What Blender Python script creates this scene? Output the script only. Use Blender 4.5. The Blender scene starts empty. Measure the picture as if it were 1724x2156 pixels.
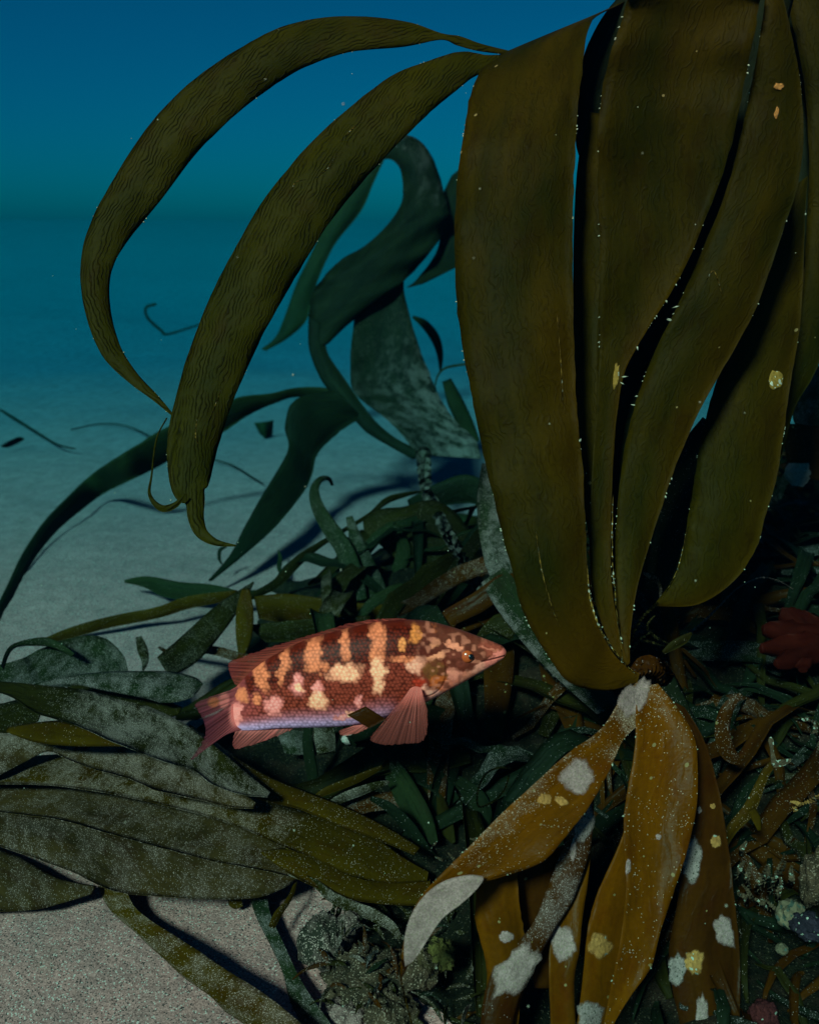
import bpy, math, random
import numpy as np
from mathutils import Vector, noise as mn

# ------------------------------------------------------------------ camera, water light, sun
S = bpy.context.scene
COL = S.collection
CAMZ, PITCH, FP = 0.72, math.radians(17.5), 1078.0 / math.tan(math.radians(30))
cam_d = bpy.data.cameras.new('camera')
cam = bpy.data.objects.new('camera', cam_d); COL.objects.link(cam)
cam.location = (0, 0, CAMZ)
cam.rotation_euler = (math.pi / 2 - PITCH, 0, 0)
cam_d.sensor_fit = 'VERTICAL'; cam_d.sensor_height = 24
cam_d.lens = 12 / math.tan(math.radians(30))
cam_d.clip_start = 0.02; cam_d.clip_end = 300
cam_d.dof.use_dof = True; cam_d.dof.focus_distance = 0.94; cam_d.dof.aperture_fstop = 4.2
S.camera = cam

SUN_TO = Vector((-0.36, -0.68, 0.70)).normalized()
wd = bpy.data.worlds.new('World'); S.world = wd; wd.use_nodes = True
wt = wd.node_tree; wt.nodes.clear()
sky = wt.nodes.new('ShaderNodeTexSky'); sky.sky_type = 'NISHITA'; sky.sun_disc = False
sky.sun_elevation = math.asin(SUN_TO.z); sky.sun_rotation = math.atan2(SUN_TO.x, SUN_TO.y)
tint = wt.nodes.new('ShaderNodeMix'); tint.data_type = 'RGBA'; tint.blend_type = 'MULTIPLY'
tint.inputs[0].default_value = 1.0
tint.inputs[7].default_value = (0.001, 0.168, 0.275, 1)      # the water takes the red out of the daylight
bg = wt.nodes.new('ShaderNodeBackground'); bg.inputs[1].default_value = 0.06
wo = wt.nodes.new('ShaderNodeOutputWorld')
wt.links.new(sky.outputs[0], tint.inputs[6]); wt.links.new(tint.outputs[2], bg.inputs[0]); wt.links.new(bg.outputs[0], wo.inputs[0])

sl = bpy.data.lights.new('sun', 'SUN'); sl.energy = 4.8; sl.angle = math.radians(9.0); sl.color = (1.0, 0.64, 0.52)
so = bpy.data.objects.new('sun', sl); COL.objects.link(so)
so.rotation_euler = SUN_TO.to_track_quat('Z', 'Y').to_euler(); so.location = (-1, -2, 4)

S.view_settings.view_transform = 'Standard'; S.view_settings.look = 'None'
S.view_settings.exposure = 0.95; S.view_settings.gamma = 1.0; S.view_settings.use_curve_mapping = False
S.cycles.use_denoising = True
S.cycles.max_bounces = 5; S.cycles.diffuse_bounces = 3; S.cycles.glossy_bounces = 2
S.cycles.volume_bounces = 0; S.cycles.transparent_max_bounces = 6
S.cycles.sample_clamp_indirect = 2.0

# ------------------------------------------------------------------ helpers
FWD = Vector((0, math.cos(PITCH), -math.sin(PITCH)))
UP = Vector((0, math.sin(PITCH), math.cos(PITCH)))
RIGHT = Vector((1, 0, 0))
CAM = Vector((0, 0, CAMZ))
def at(x, y, d):
    return CAM + (FWD + RIGHT * ((x - 862) / FP) - UP * ((y - 1078) / FP)) * d
def gd(y, h=0.0):                                     # viewing depth of the seabed (plus h) at a picture height
    s = math.sin(PITCH) + (y - 1078) / FP * math.cos(PITCH)
    return (CAMZ - h) / s
def seen(p):
    v = p - CAM; d = v.dot(FWD)
    return 862 + v.dot(RIGHT) / d * FP, 1078 - v.dot(UP) / d * FP, d
def srgb(r, g, b):
    f = lambda c: (c / 255 / 12.92) if c <= 10.3 else ((c / 255 + 0.055) / 1.055) ** 2.4
    return (f(r), f(g), f(b), 1)

def tag(o, label=None, cat=None, group=None, kind=None):
    if label: o['label'] = label
    if cat: o['category'] = cat
    if group: o['group'] = group
    if kind: o['kind'] = kind
    return o
def empty(name, loc, label, cat, group=None):
    o = bpy.data.objects.new(name, None); COL.objects.link(o); o.location = loc; o.empty_display_size = 0.05
    return tag(o, label, cat, group)
def link(name, verts, faces, mats, parent=None, smooth=True, uv=None, attrs=None, flat=None, midx=None, cols=None):
    me = bpy.data.meshes.new(name)
    off = Vector((0, 0, 0))
    if parent is not None: off = parent.matrix_basis.translation.copy() if parent.parent is None else (parent.matrix_basis.translation + parent.parent.matrix_basis.translation)
    me.from_pydata([tuple(Vector(v) - off) for v in verts], [], faces)
    if not isinstance(mats, (list, tuple)): mats = [mats]
    for m in mats: me.materials.append(m)
    sm = np.full(len(me.polygons), smooth, dtype=bool)
    if flat: sm[list(flat)] = False
    me.polygons.foreach_set('use_smooth', sm)
    if midx is not None: me.polygons.foreach_set('material_index', midx)
    if uv is not None:
        l = me.uv_layers.new(name='UVMap')
        vi = np.empty(len(me.loops), dtype=np.int32); me.loops.foreach_get('vertex_index', vi)
        l.data.foreach_set('uv', np.asarray(uv, dtype=np.float32)[vi].ravel())
    for k, v in (attrs or {}).items():
        a = me.attributes.new(k, 'FLOAT', 'POINT'); a.data.foreach_set('value', np.asarray(v, dtype=np.float32))
    if cols is not None:
        a = me.attributes.new('pigment', 'FLOAT_COLOR', 'POINT'); a.data.foreach_set('color', np.asarray(cols, dtype=np.float32).ravel())
    me.update()
    o = bpy.data.objects.new(name, me); COL.objects.link(o)
    if parent is not None: o.parent = parent
    return o

class G:                                              # a tiny node writer
    def __init__(s, name):
        s.m = bpy.data.materials.new(name); s.m.use_nodes = True
        s.t = s.m.node_tree; s.t.nodes.clear()
        s.out = s.t.nodes.new('ShaderNodeOutputMaterial')
    def n(s, kind, ins=None, **kw):
        nd = s.t.nodes.new('ShaderNode' + kind)
        for k, v in kw.items(): setattr(nd, k, v)
        for k, v in (ins or {}).items():
            if hasattr(v, 'is_output') or isinstance(v, bpy.types.NodeSocket): s.t.links.new(v, nd.inputs[k])
            else: nd.inputs[k].default_value = v
        return nd
    def math(s, op, a, b=0.0, c=0.0, clamp=False):
        nd = s.n('Math', {0: a, 1: b, 2: c}, operation=op); nd.use_clamp = clamp
        return nd.outputs[0]
    def mix(s, f, a, b, blend='MIX'):
        nd = s.n('Mix', {0: f, 6: a, 7: b}, data_type='RGBA', blend_type=blend)
        return nd.outputs[2]
    def noise(s, vec, scale, detail=2.0, rough=0.5, dims='3D'):
        return s.n('TexNoise', {'Vector': vec, 'Scale': scale, 'Detail': detail, 'Roughness': rough}, noise_dimensions=dims)
    def ramp(s, v, lo, hi, a=0.0, b=1.0):
        return s.n('MapRange', {0: v, 1: lo, 2: hi, 3: a, 4: b}).outputs[0]
    def done(s, sh):
        s.t.links.new(sh, s.out.inputs[0]); return s.m

def kelp_mat(name, c1, c2, freq=210, wob=2.6, wr=0.5, groove=0.45, vs=20, slant=0.0, thin=0.1, dustcol=(0.42, 0.38, 0.30, 1), transl=0.22, rough=0.55, spots=0.0, grain=520, seed=0.0, spec=0.022):
    c1 = tuple(0.5 * c for c in c1[:3]) + (1,); c2 = tuple(0.5 * c for c in c2[:3]) + (1,); dustcol = tuple(0.6 * c for c in dustcol[:3]) + (1,)
    g = G(name)
    uv = g.n('UVMap', uv_map='UVMap').outputs[0]
    sep = g.n('SeparateXYZ', {0: uv})
    u, v = sep.outputs[0], sep.outputs[1]
    q = g.n('CombineXYZ', {0: g.math('MULTIPLY', u, 55), 1: g.math('MULTIPLY', v, vs), 2: seed}).outputs[0]
    nz = g.noise(q, 1.0, 2.0, 0.6).outputs[0]
    ph = g.math('ADD', g.math('ADD', g.math('MULTIPLY', u, freq), g.math('MULTIPLY', v, slant)), g.math('MULTIPLY', nz, wob))
    ln = g.math('SINE', g.math('MULTIPLY', ph, 6.2832))
    ln = g.ramp(ln, thin, 1.0)
    q2 = g.n('CombineXYZ', {0: g.math('MULTIPLY', u, 90), 1: g.math('MULTIPLY', v, 42), 2: seed + 7}).outputs[0]
    br = g.ramp(g.noise(q2, 1.0, 2.0).outputs[0], 0.36, 0.60)
    ln = g.math('MULTIPLY', ln, br)
    q3 = g.n('CombineXYZ', {0: g.math('MULTIPLY', u, 18), 1: g.math('MULTIPLY', v, 6), 2: seed + 3}).outputs[0]
    lo = g.ramp(g.noise(q3, 1.0, 4.0, 0.6).outputs[0], 0.32, 0.68)
    col = g.mix(lo, c1, c2)
    col = g.mix(g.math('MULTIPLY', ln, groove), col, (0.2 * c1[0], 0.2 * c1[1], 0.2 * c1[2], 1))
    q4 = g.n('CombineXYZ', {0: g.math('MULTIPLY', u, 34), 1: g.math('MULTIPLY', v, 16), 2: seed + 21}).outputs[0]
    bl = g.ramp(g.noise(q4, 1.0, 6.0, 0.68).outputs[0], 0.50, 0.72)
    col = g.mix(g.math('MULTIPLY', bl, 0.65), col, (1.25 * c1[0], 0.62 * c1[1], 0.7 * c1[2], 1))
    q5 = g.n('CombineXYZ', {0: g.math('MULTIPLY', u, 170), 1: g.math('MULTIPLY', v, 5), 2: seed + 31}).outputs[0]
    st = g.noise(q5, 1.0, 3.0, 0.6).outputs[0]
    col = g.mix(0.5, col, g.mix(st, (0.5, 0.5, 0.5, 1), (1.5, 1.5, 1.5, 1)), 'MULTIPLY')
    am = g.n('Attribute', attribute_name='amber').outputs['Fac']
    col = g.mix(am, col, (2.4 * c2[0], 1.35 * c2[1], c2[2], 1))
    fine = g.noise(uv, 240.0, 3.0).outputs[0]
    col = g.mix(0.55, col, g.mix(fine, (0.55, 0.55, 0.55, 1), (1.45, 1.45, 1.45, 1)), 'MULTIPLY')
    if spots:
        vs = g.n('TexVoronoi', {'Vector': uv, 'Scale': 95.0, 'Randomness': 1.0})
        sr = g.n('SeparateColor', {0: vs.outputs['Color']}).outputs[0]
        sp = g.math('MULTIPLY', g.math('LESS_THAN', vs.outputs['Distance'], g.math('MULTIPLY', g.n('SeparateColor', {0: vs.outputs['Color']}).outputs[1], 0.2)), g.math('LESS_THAN', sr, spots))
        col = g.mix(g.math('MULTIPLY', sp, 0.75), col, (0.22, 0.14, 0.06, 1))
    # settled sand: grains whose density is the blade's own "dust" value
    du = g.n('Attribute', attribute_name='dust').outputs['Fac']
    dn = g.ramp(g.noise(uv, 30.0, 5.0, 0.7).outputs[0], 0.40, 0.62)
    dens = g.math('MULTIPLY', du, g.math('ADD', g.math('MULTIPLY', dn, 0.9), 0.1))
    vo = g.n('TexVoronoi', {'Vector': uv, 'Scale': float(grain) * 2.5, 'Randomness': 1.0})
    rc = g.n('SeparateColor', {0: vo.outputs['Color']})
    gr = g.math('MULTIPLY', g.math('LESS_THAN', rc.outputs[0], dens), g.ramp(vo.outputs['Distance'], 0.62, 0.40))
    gcol = g.mix(rc.outputs[1], tuple(0.45 * c for c in dustcol[:3]) + (1,), tuple(1.2 * c for c in dustcol[:3]) + (1,))
    col = g.mix(gr, col, gcol)
    film = g.math('MULTIPLY', g.ramp(dens, 0.12, 0.9), 0.55)
    col = g.mix(film, col, tuple(0.6 * c for c in dustcol[:3]) + (1,))
    hgt = g.math('ADD', g.math('MULTIPLY', ln, -wr), g.math('ADD', g.math('MULTIPLY', fine, 0.35), g.math('MULTIPLY', gr, 0.5)))
    bm = g.n('Bump', {'Strength': 0.8, 'Distance': 0.0016, 'Height': hgt}).outputs[0]
    ro = g.math('ADD', rough, g.math('MULTIPLY', gr, 0.4), clamp=True)
    bs = g.n('BsdfPrincipled', {'Base Color': col, 'Roughness': ro, 'Normal': bm, 'Specular IOR Level': spec}).outputs[0]
    tr = g.n('BsdfTranslucent', {'Color': g.mix(1.0, col, (1.5, 1.15, 0.5, 1), 'MULTIPLY'), 'Normal': bm}).outputs[0]
    ms = g.n('MixShader', {0: g.math('MULTIPLY', g.math('SUBTRACT', 1.0, gr), transl), 1: bs, 2: tr}).outputs[0]
    return g.done(ms)

def speck_mat(name, c1, c2, scale=60.0, rough=0.8, bump=0.003, speck=(0.5, 0.45, 0.36, 1), sd=0.12, sscale=420.0, c3=None, lace=False):
    c1 = tuple(0.6 * c for c in c1[:3]) + (1,); c2 = tuple(0.6 * c for c in c2[:3]) + (1,); speck = tuple(0.6 * c for c in speck[:3]) + (1,)
    if c3 is not None: c3 = tuple(0.6 * c for c in c3[:3]) + (1,)
    g = G(name)
    pos = g.n('NewGeometry').outputs['Position']
    a = g.ramp(g.noise(pos, scale, 5.0, 0.65).outputs[0], 0.35, 0.65)
    col = g.mix(a, c1, c2)
    if c3 is not None:
        b = g.ramp(g.noise(pos, scale * 0.35, 4.0, 0.6).outputs[0], 0.52, 0.62)
        col = g.mix(b, col, c3)
    vo = g.n('TexVoronoi', {'Vector': pos, 'Scale': sscale, 'Randomness': 1.0})
    rc = g.n('SeparateColor', {0: vo.outputs['Color']})
    gr = g.math('LESS_THAN', rc.outputs[0], sd)
    col = g.mix(gr, col, speck)
    col = g.mix(0.5, col, g.mix(rc.outputs[2], (0.5, 0.5, 0.5, 1), (1.5, 1.5, 1.5, 1)), 'MULTIPLY')
    h = g.math('ADD', g.noise(pos, scale * 3, 6.0, 0.7).outputs[0], g.math('MULTIPLY', vo.outputs['Distance'], 0.3))
    bm = g.n('Bump', {'Strength': 0.9, 'Distance': bump, 'Height': h}).outputs[0]
    sh = g.n('BsdfPrincipled', {'Base Color': col, 'Roughness': rough, 'Normal': bm, 'Specular IOR Level': 0.06}).outputs[0]
    if lace:
        rim = g.n('Attribute', attribute_name='rim').outputs['Fac']
        nn_ = g.noise(pos, 260.0, 5.0, 0.75).outputs[0]
        al = g.ramp(g.math('SUBTRACT', g.math('ADD', nn_, 0.42), g.math('POWER', rim, 2.2)), -0.05, 0.40, 0.0, 0.82)
        sh = g.n('MixShader', {0: al, 1: g.n('BsdfTransparent').outputs[0], 2: sh}).outputs[0]
    return g.done(sh)

# kelp tones
M_OLIVE = kelp_mat('olive_kelp', (0.019, 0.0165, 0.0004, 1), (0.056, 0.0310, 0.0006, 1), freq=170, wob=6.5, wr=0.26, groove=0.28, vs=34, slant=12.0, thin=0.2, spots=0.02)
M_RIB = kelp_mat('ribbed_kelp', (0.026, 0.0235, 0.0006, 1), (0.054, 0.0400, 0.0008, 1), freq=270, wob=3.8, wr=0.55, groove=0.8, vs=38, slant=46.0, thin=0.25, seed=2.0)
M_AMBER = kelp_mat('amber_kelp', (0.10, 0.028, 0.0007, 1), (0.25, 0.064, 0.0013, 1), freq=60, wr=0.2, groove=0.12, spots=0.40, rough=0.35, grain=430, transl=0.2, dustcol=(0.72, 0.42, 0.30, 1), seed=4.0)
M_BROWN = kelp_mat('brown_kelp', (0.048, 0.012, 0.0016, 1), (0.10, 0.026, 0.002, 1), freq=60, wr=0.2, groove=0.2, spots=0.25, rough=0.33, grain=430, dustcol=(0.50, 0.29, 0.26, 1), seed=5.0)
M_DARK = kelp_mat('dark_green_kelp', (0.009, 0.013, 0.007, 1), (0.019, 0.023, 0.010, 1), freq=90, wr=0.4, groove=0.3, seed=6.0, spec=0.022, dustcol=(0.48, 0.31, 0.31, 1))
M_GREEN = kelp_mat('green_kelp', (0.019, 0.026, 0.011, 1), (0.036, 0.040, 0.014, 1), freq=110, wr=0.4, groove=0.3, seed=8.0, dustcol=(0.52, 0.32, 0.31, 1))
M_LITTER = kelp_mat('litter_kelp', (0.020, 0.015, 0.0035, 1), (0.042, 0.028, 0.0045, 1), freq=110, wr=0.4, groove=0.3, seed=9.0, dustcol=(0.55, 0.32, 0.28, 1))
M_SANDY = kelp_mat('sandy_kelp', (0.050, 0.026, 0.010, 1), (0.15, 0.064, 0.020, 1), freq=40, wr=0.2, groove=0.15, seed=11.0, grain=430, dustcol=(0.66, 0.33, 0.28, 1))
M_SANDOL = kelp_mat('sandy_olive_kelp', (0.066, 0.027, 0.0012, 1), (0.115, 0.047, 0.002, 1), freq=50, wr=0.25, groove=0.2, seed=12.0, grain=430, dustcol=(0.66, 0.33, 0.27, 1))
M_RED = kelp_mat('red_seaweed', (0.03, 0.003, 0.002, 1), (0.09, 0.008, 0.004, 1), freq=40, wr=0.2, groove=0.2, seed=13.0)
M_PALE = speck_mat('pale_crust', (0.34, 0.180, 0.165, 1), (0.52, 0.28, 0.26, 1), scale=120.0, bump=0.0008, sd=0.14, speck=(0.36, 0.22, 0.17, 1), sscale=900.0, lace=True)
M_TAN = speck_mat('tan_crust', (0.44, 0.165, 0.045, 1), (0.60, 0.24, 0.07, 1), scale=120.0, bump=0.001, sd=0.05, lace=True)
M_BLUISH = speck_mat('bluish_crust', (0.30, 0.18, 0.17, 1), (0.44, 0.27, 0.25, 1), scale=120.0, bump=0.001, sd=0.10, speck=(0.10, 0.08, 0.06, 1), sscale=900.0, lace=True)
M_BEAD = speck_mat('spine_tip', (0.36, 0.34, 0.24, 1), (0.6, 0.58, 0.45, 1), scale=200.0, bump=0.0002)
M_TWIG = speck_mat('pale_twig', (0.07, 0.038, 0.022, 1), (0.17, 0.09, 0.055, 1), scale=110.0, bump=0.002, sd=0.12)
M_VEIN = speck_mat('golden_vein', (0.20, 0.105, 0.018, 1), (0.32, 0.17, 0.035, 1), scale=200.0, bump=0.0002)

# ------------------------------------------------------------------ water haze
def box(name, lo, hi, mat):
    v = [(x, y, z) for x in (lo[0], hi[0]) for y in (lo[1], hi[1]) for z in (lo[2], hi[2])]
    f = [(0, 1, 3, 2), (4, 6, 7, 5), (0, 4, 5, 1), (2, 3, 7, 6), (0, 2, 6, 4), (1, 5, 7, 3)]
    return link(name, v, f, mat, smooth=False)
hm = bpy.data.materials.new('water_haze'); hm.use_nodes = True
ht = hm.node_tree; ht.nodes.clear()
pv = ht.nodes.new('ShaderNodeVolumePrincipled'); ho = ht.nodes.new('ShaderNodeOutputMaterial')
pv.inputs['Color'].default_value = (0.0003, 0.005, 0.012, 1)
pv.inputs['Absorption Color'].default_value = (0.0, 0.972, 0.988, 1)
pv.inputs['Density'].default_value = 0.54
pv.inputs['Anisotropy'].default_value = 0.5
ht.links.new(pv.outputs[0], ho.inputs['Volume'])
hz = box('haze', (-25, -3.5, -1.4), (25, 21, 1.10), hm); tag(hz, kind='stuff')

# ------------------------------------------------------------------ seabed
def sm(a, b, x):
    t = max(0.0, min(1.0, (x - a) / (b - a))); return t * t * (3 - 2 * t)
def sand_z(x, y):
    z = 0.020 * mn.noise(Vector((x * 1.7, y * 1.7, 1.0))) + 0.007 * mn.noise(Vector((x * 6, y * 6, 4.0)))
    z += 0.10 * sm(3, 7, y) * sm(17, 10, y) * mn.noise(Vector((x * 0.35, y * 0.35, 9.0)))
    z += 0.97 * sm(8.0, 19.8, y)
    z += 0.0035 * mn.noise(Vector((x * 24, y * 24, 2.0)))
    return z - 0.005
def sand_mat():
    g = G('sand_grains')
    pos = g.n('NewGeometry').outputs['Position']
    big = g.ramp(g.noise(pos, 2.2, 5.0, 0.6).outputs[0], 0.35, 0.7)
    col = g.mix(big, (0.36, 0.128, 0.118, 1), (0.50, 0.182, 0.168, 1))
    mid = g.ramp(g.noise(pos, 26.0, 5.0, 0.65).outputs[0], 0.38, 0.68)
    col = g.mix(g.math('MULTIPLY', mid, 0.5), col, (0.18, 0.085, 0.08, 1))
    vo = g.n('TexVoronoi', {'Vector': pos, 'Scale': 760.0, 'Randomness': 1.0})
    rc = g.n('SeparateColor', {0: vo.outputs['Color']})
    col = g.mix(0.52, col, g.mix(rc.outputs[0], (0.35, 0.35, 0.35, 1), (1.65, 1.65, 1.65, 1)), 'MULTIPLY')
    col = g.mix(g.math('GREATER_THAN', rc.outputs[1], 0.93), col, (0.50, 0.30, 0.27, 1))
    col = g.mix(g.math('LESS_THAN', rc.outputs[2], 0.07), col, (0.05, 0.03, 0.028, 1))
    dk = g.ramp(g.noise(pos, 3.5, 6.0, 0.7).outputs[0], 0.60, 0.74)
    col = g.mix(g.math('MULTIPLY', dk, 0.5), col, (0.06, 0.05, 0.03, 1))
    yy = g.n('SeparateXYZ', {0: pos}).outputs[1]      # far sand tinted blue with distance: water haze put into its colour
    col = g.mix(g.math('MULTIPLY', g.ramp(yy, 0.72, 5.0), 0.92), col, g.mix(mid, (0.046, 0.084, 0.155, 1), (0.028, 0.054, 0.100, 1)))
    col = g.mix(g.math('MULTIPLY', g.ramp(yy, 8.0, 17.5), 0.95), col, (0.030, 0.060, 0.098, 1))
    h = g.math('ADD', g.math('MULTIPLY', g.noise(pos, 90.0, 5.0, 0.7).outputs[0], 1.0), g.math('MULTIPLY', rc.outputs[0], 0.35))
    bm = g.n('Bump', {'Strength': 0.85, 'Distance': 0.004, 'Height': h}).outputs[0]
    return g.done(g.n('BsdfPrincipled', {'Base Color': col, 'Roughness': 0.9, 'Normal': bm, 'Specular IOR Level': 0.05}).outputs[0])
ys = list(np.linspace(-2.5, 0.45, 12)) + list(0.5 * (20 / 0.5) ** np.linspace(0, 1, 250))
us = np.linspace(-1, 1, 190)
V = []; F = []
for y in ys:
    hw = 1.1 * max(y, 0.0) + 1.6
    for u_ in us:
        x = u_ * hw
        V.append((x, y, sand_z(x, y)))
nu = len(us)
for i in range(len(ys) - 1):
    for j in range(nu - 1):
        a = i * nu + j; F.append((a, a + 1, a + nu + 1, a + nu))
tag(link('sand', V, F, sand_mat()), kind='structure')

# dark rubble bottom under the kelp bed
def reef_h(x, y):
    n = mn.noise(Vector((x * 3.1, y * 3.1, 5.0)))
    ex = (x - 0.80) / (1.12 + 0.10 * n); ey = (y - 1.52) / ((1.24 if y < 1.52 else (0.66 if x < 0.45 else 0.66 + 0.42 * sm(0.45, 0.8, x))) + 0.10 * n)
    r = math.sqrt(ex * ex + ey * ey)
    return 0.15 * (1 - sm(0.45, 1.0, r)) * sm(0.62, 1.2, y) - 0.055 * sm(0.8, 1.12, r) + 0.02
def reef_z(x, y):
    z = reef_h(x, y)
    z += 0.028 * mn.noise(Vector((x * 9, y * 9, 2.0))) + 0.014 * mn.noise(Vector((x * 23, y * 23, 3.0))) + 0.007 * mn.noise(Vector((x * 60, y * 60, 1.0)))
    return z
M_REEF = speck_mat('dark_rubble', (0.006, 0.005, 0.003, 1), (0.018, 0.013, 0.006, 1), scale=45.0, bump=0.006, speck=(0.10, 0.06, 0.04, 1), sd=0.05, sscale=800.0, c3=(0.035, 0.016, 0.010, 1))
V = []; F = []; nx, ny = 190, 170
for j in range(ny):
    for i in range(nx):
        x = -0.45 + 2.7 * i / (nx - 1); y = 0.40 + 2.5 * j / (ny - 1)
        V.append((x, y, reef_z(x, y)))
for j in range(ny - 1):
    for i in range(nx - 1):
        a = j * nx + i; F.append((a, a + 1, a + nx + 1, a + nx))
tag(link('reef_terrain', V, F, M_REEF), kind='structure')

# ------------------------------------------------------------------ ribbons (kelp blades)
def cr(p, t):
    n = len(p); k = min(int(t), n - 2); f = t - k
    a, b, c, d = p[max(k - 1, 0)], p[k], p[k + 1], p[min(k + 2, n - 1)]
    return 0.5 * ((2 * b) + (c - a) * f + (2 * a - 5 * b + 4 * c - d) * f * f + (3 * b - a - 3 * c + d) * f * f * f)

def shell(Gd, th):
    """closed thin leaf from a grid of points Gd[n][m]"""
    n, m = Gd.shape[:2]
    du = np.gradient(Gd, axis=0); dv = np.gradient(Gd, axis=1)
    N = np.cross(du, dv); L = np.linalg.norm(N, axis=2, keepdims=True); L[L < 1e-12] = 1
    N = N / L
    s = np.linspace(-1, 1, m)
    prof = (0.35 + 0.65 * (1 - np.abs(s) ** 3))[None, :, None]
    A = Gd + N * th * 0.5 * prof; B = Gd - N * th * 0.5 * prof
    V = np.concatenate([A.reshape(-1, 3), B.reshape(-1, 3)])
    o = n * m; F = []; flat = []
    for i in range(n - 1):
        for j in range(m - 1):
            a = i * m + j
            F.append((a, a + 1, a + m + 1, a + m)); F.append((o + a, o + a + m, o + a + m + 1, o + a + 1))
    for i in range(n - 1):
        for j in (0, m - 1):
            a = i * m + j; flat.append(len(F)); F.append((a, a + m, o + a + m, o + a))
    for j in range(m - 1):
        for i in (0, n - 1):
            a = i * m + j; flat.append(len(F)); F.append((a, a + 1, o + a + 1, o + a))
    return V, F, flat

BL = {}
def ribbon(name, pts, mat, parent=None, n=None, m=9, th=0.0016, curl=0.12, ruf=0.05, rk=5.0, dust=0.0, tilt=0.0, seed=1, jit=0.012, d=None, key=None, hug=False, amber=0.0):
    rnd = random.Random(seed)
    rows = []
    for k, p in enumerate(pts):
        if len(p) == 4: rows.append(('c',) + tuple(p))
        else: rows.append(('e',) + tuple(p))
    K = len(rows)
    if n is None: n = max(14, 6 * (K - 1) + 1)
    ts = np.linspace(0, K - 1, n)
    if rows[0][0] == 'c':
        arr = np.array([r[1:] for r in rows], float)
        c = np.array([cr(arr, t) for t in ts])
        tg = np.gradient(c[:, :2], axis=0); tg /= np.maximum(np.linalg.norm(tg, axis=1, keepdims=True), 1e-9)
        w = np.maximum(c[:, 2:3], 0.8)
        nl = np.stack([tg[:, 1], -tg[:, 0]], 1)
        Lp = c[:, :2] + nl * w / 2; Rp = c[:, :2] - nl * w / 2; D = c[:, 3]
    else:
        arr = np.array([r[1:] for r in rows], float)
        c = np.array([cr(arr, t) for t in ts])
        Lp, Rp, D = c[:, 0:2], c[:, 2:4], c[:, 4]
    tl = tilt if isinstance(tilt, (list, tuple)) else (tilt, tilt)
    Gd = np.zeros((n, m, 3)); UV = np.zeros((n, m, 2)); du = np.zeros((n, m)); aa = np.zeros((n, m))
    s_ = np.linspace(-1, 1, m); ln = 0.0; prev = None
    p1, p2 = rnd.uniform(0, 6), rnd.uniform(0, 6)
    uo, vo = rnd.uniform(0, 3), rnd.uniform(0, 3)
    for i in range(n):
        f = i / (n - 1)
        L, R, dd = Lp[i].copy(), Rp[i].copy(), D[i]
        wpx = np.linalg.norm(R - L); wm = wpx / FP * dd
        cx = (R - L) / max(wpx, 1e-6)
        e1 = jit * wpx * (mn.noise(Vector((f * K * 3.1, seed, 0.3))) + 0.5 * mn.noise(Vector((f * K * 9.1, seed, 5.3))))
        e2 = jit * wpx * (mn.noise(Vector((f * K * 3.3, seed, 8.3))) + 0.5 * mn.noise(Vector((f * K * 8.7, seed, 3.3))))
        L += cx * e1; R += cx * e2
        tt = tl[0] + (tl[1] - tl[0]) * f
        ctr = None
        for j in range(m):
            s = s_[j]
            q = L + (R - L) * (s + 1) / 2
            off = curl * wm * (s * s - 0.4) + tt * wm * 0.5 * s
            off += ruf * wm * abs(s) ** 2.5 * math.sin(f * K * rk * 0.55 + (p1 if s < 0 else p2) + 1.3 * math.sin(f * K * 0.9 + p2))
            off += 0.03 * wm * mn.noise(Vector((f * K * 1.3, s * 1.2, seed * 1.7)))
            P = at(q[0], q[1], dd + off)
            if hug: P.z = max(P.z, sand_z(P.x, P.y) + 0.003 + 0.004 * (1 - s * s))
            Gd[i, j] = P
            UV[i, j, 0] = uo + (s + 1) / 2 * wm
            aa[i, j] = amber(f, s, q[0], q[1]) if callable(amber) else amber
            du[i, j] = dust(f, s, q[0], q[1]) if callable(dust) else dust
        mid = Gd[i, m // 2]
        if prev is not None: ln += float(np.linalg.norm(mid - prev))
        prev = mid.copy()
        UV[i, :, 1] = vo + ln
    V, F, flat = shell(Gd, th)
    uv = np.concatenate([UV.reshape(-1, 2)] * 2); da = np.concatenate([du.ravel()] * 2); ab = np.concatenate([aa.ravel()] * 2)
    o = link(name, V, F, mat, parent, uv=uv, attrs={'dust': da, 'amber': ab}, flat=flat)
    if key: BL[key] = (o, Gd)
    return o

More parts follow.
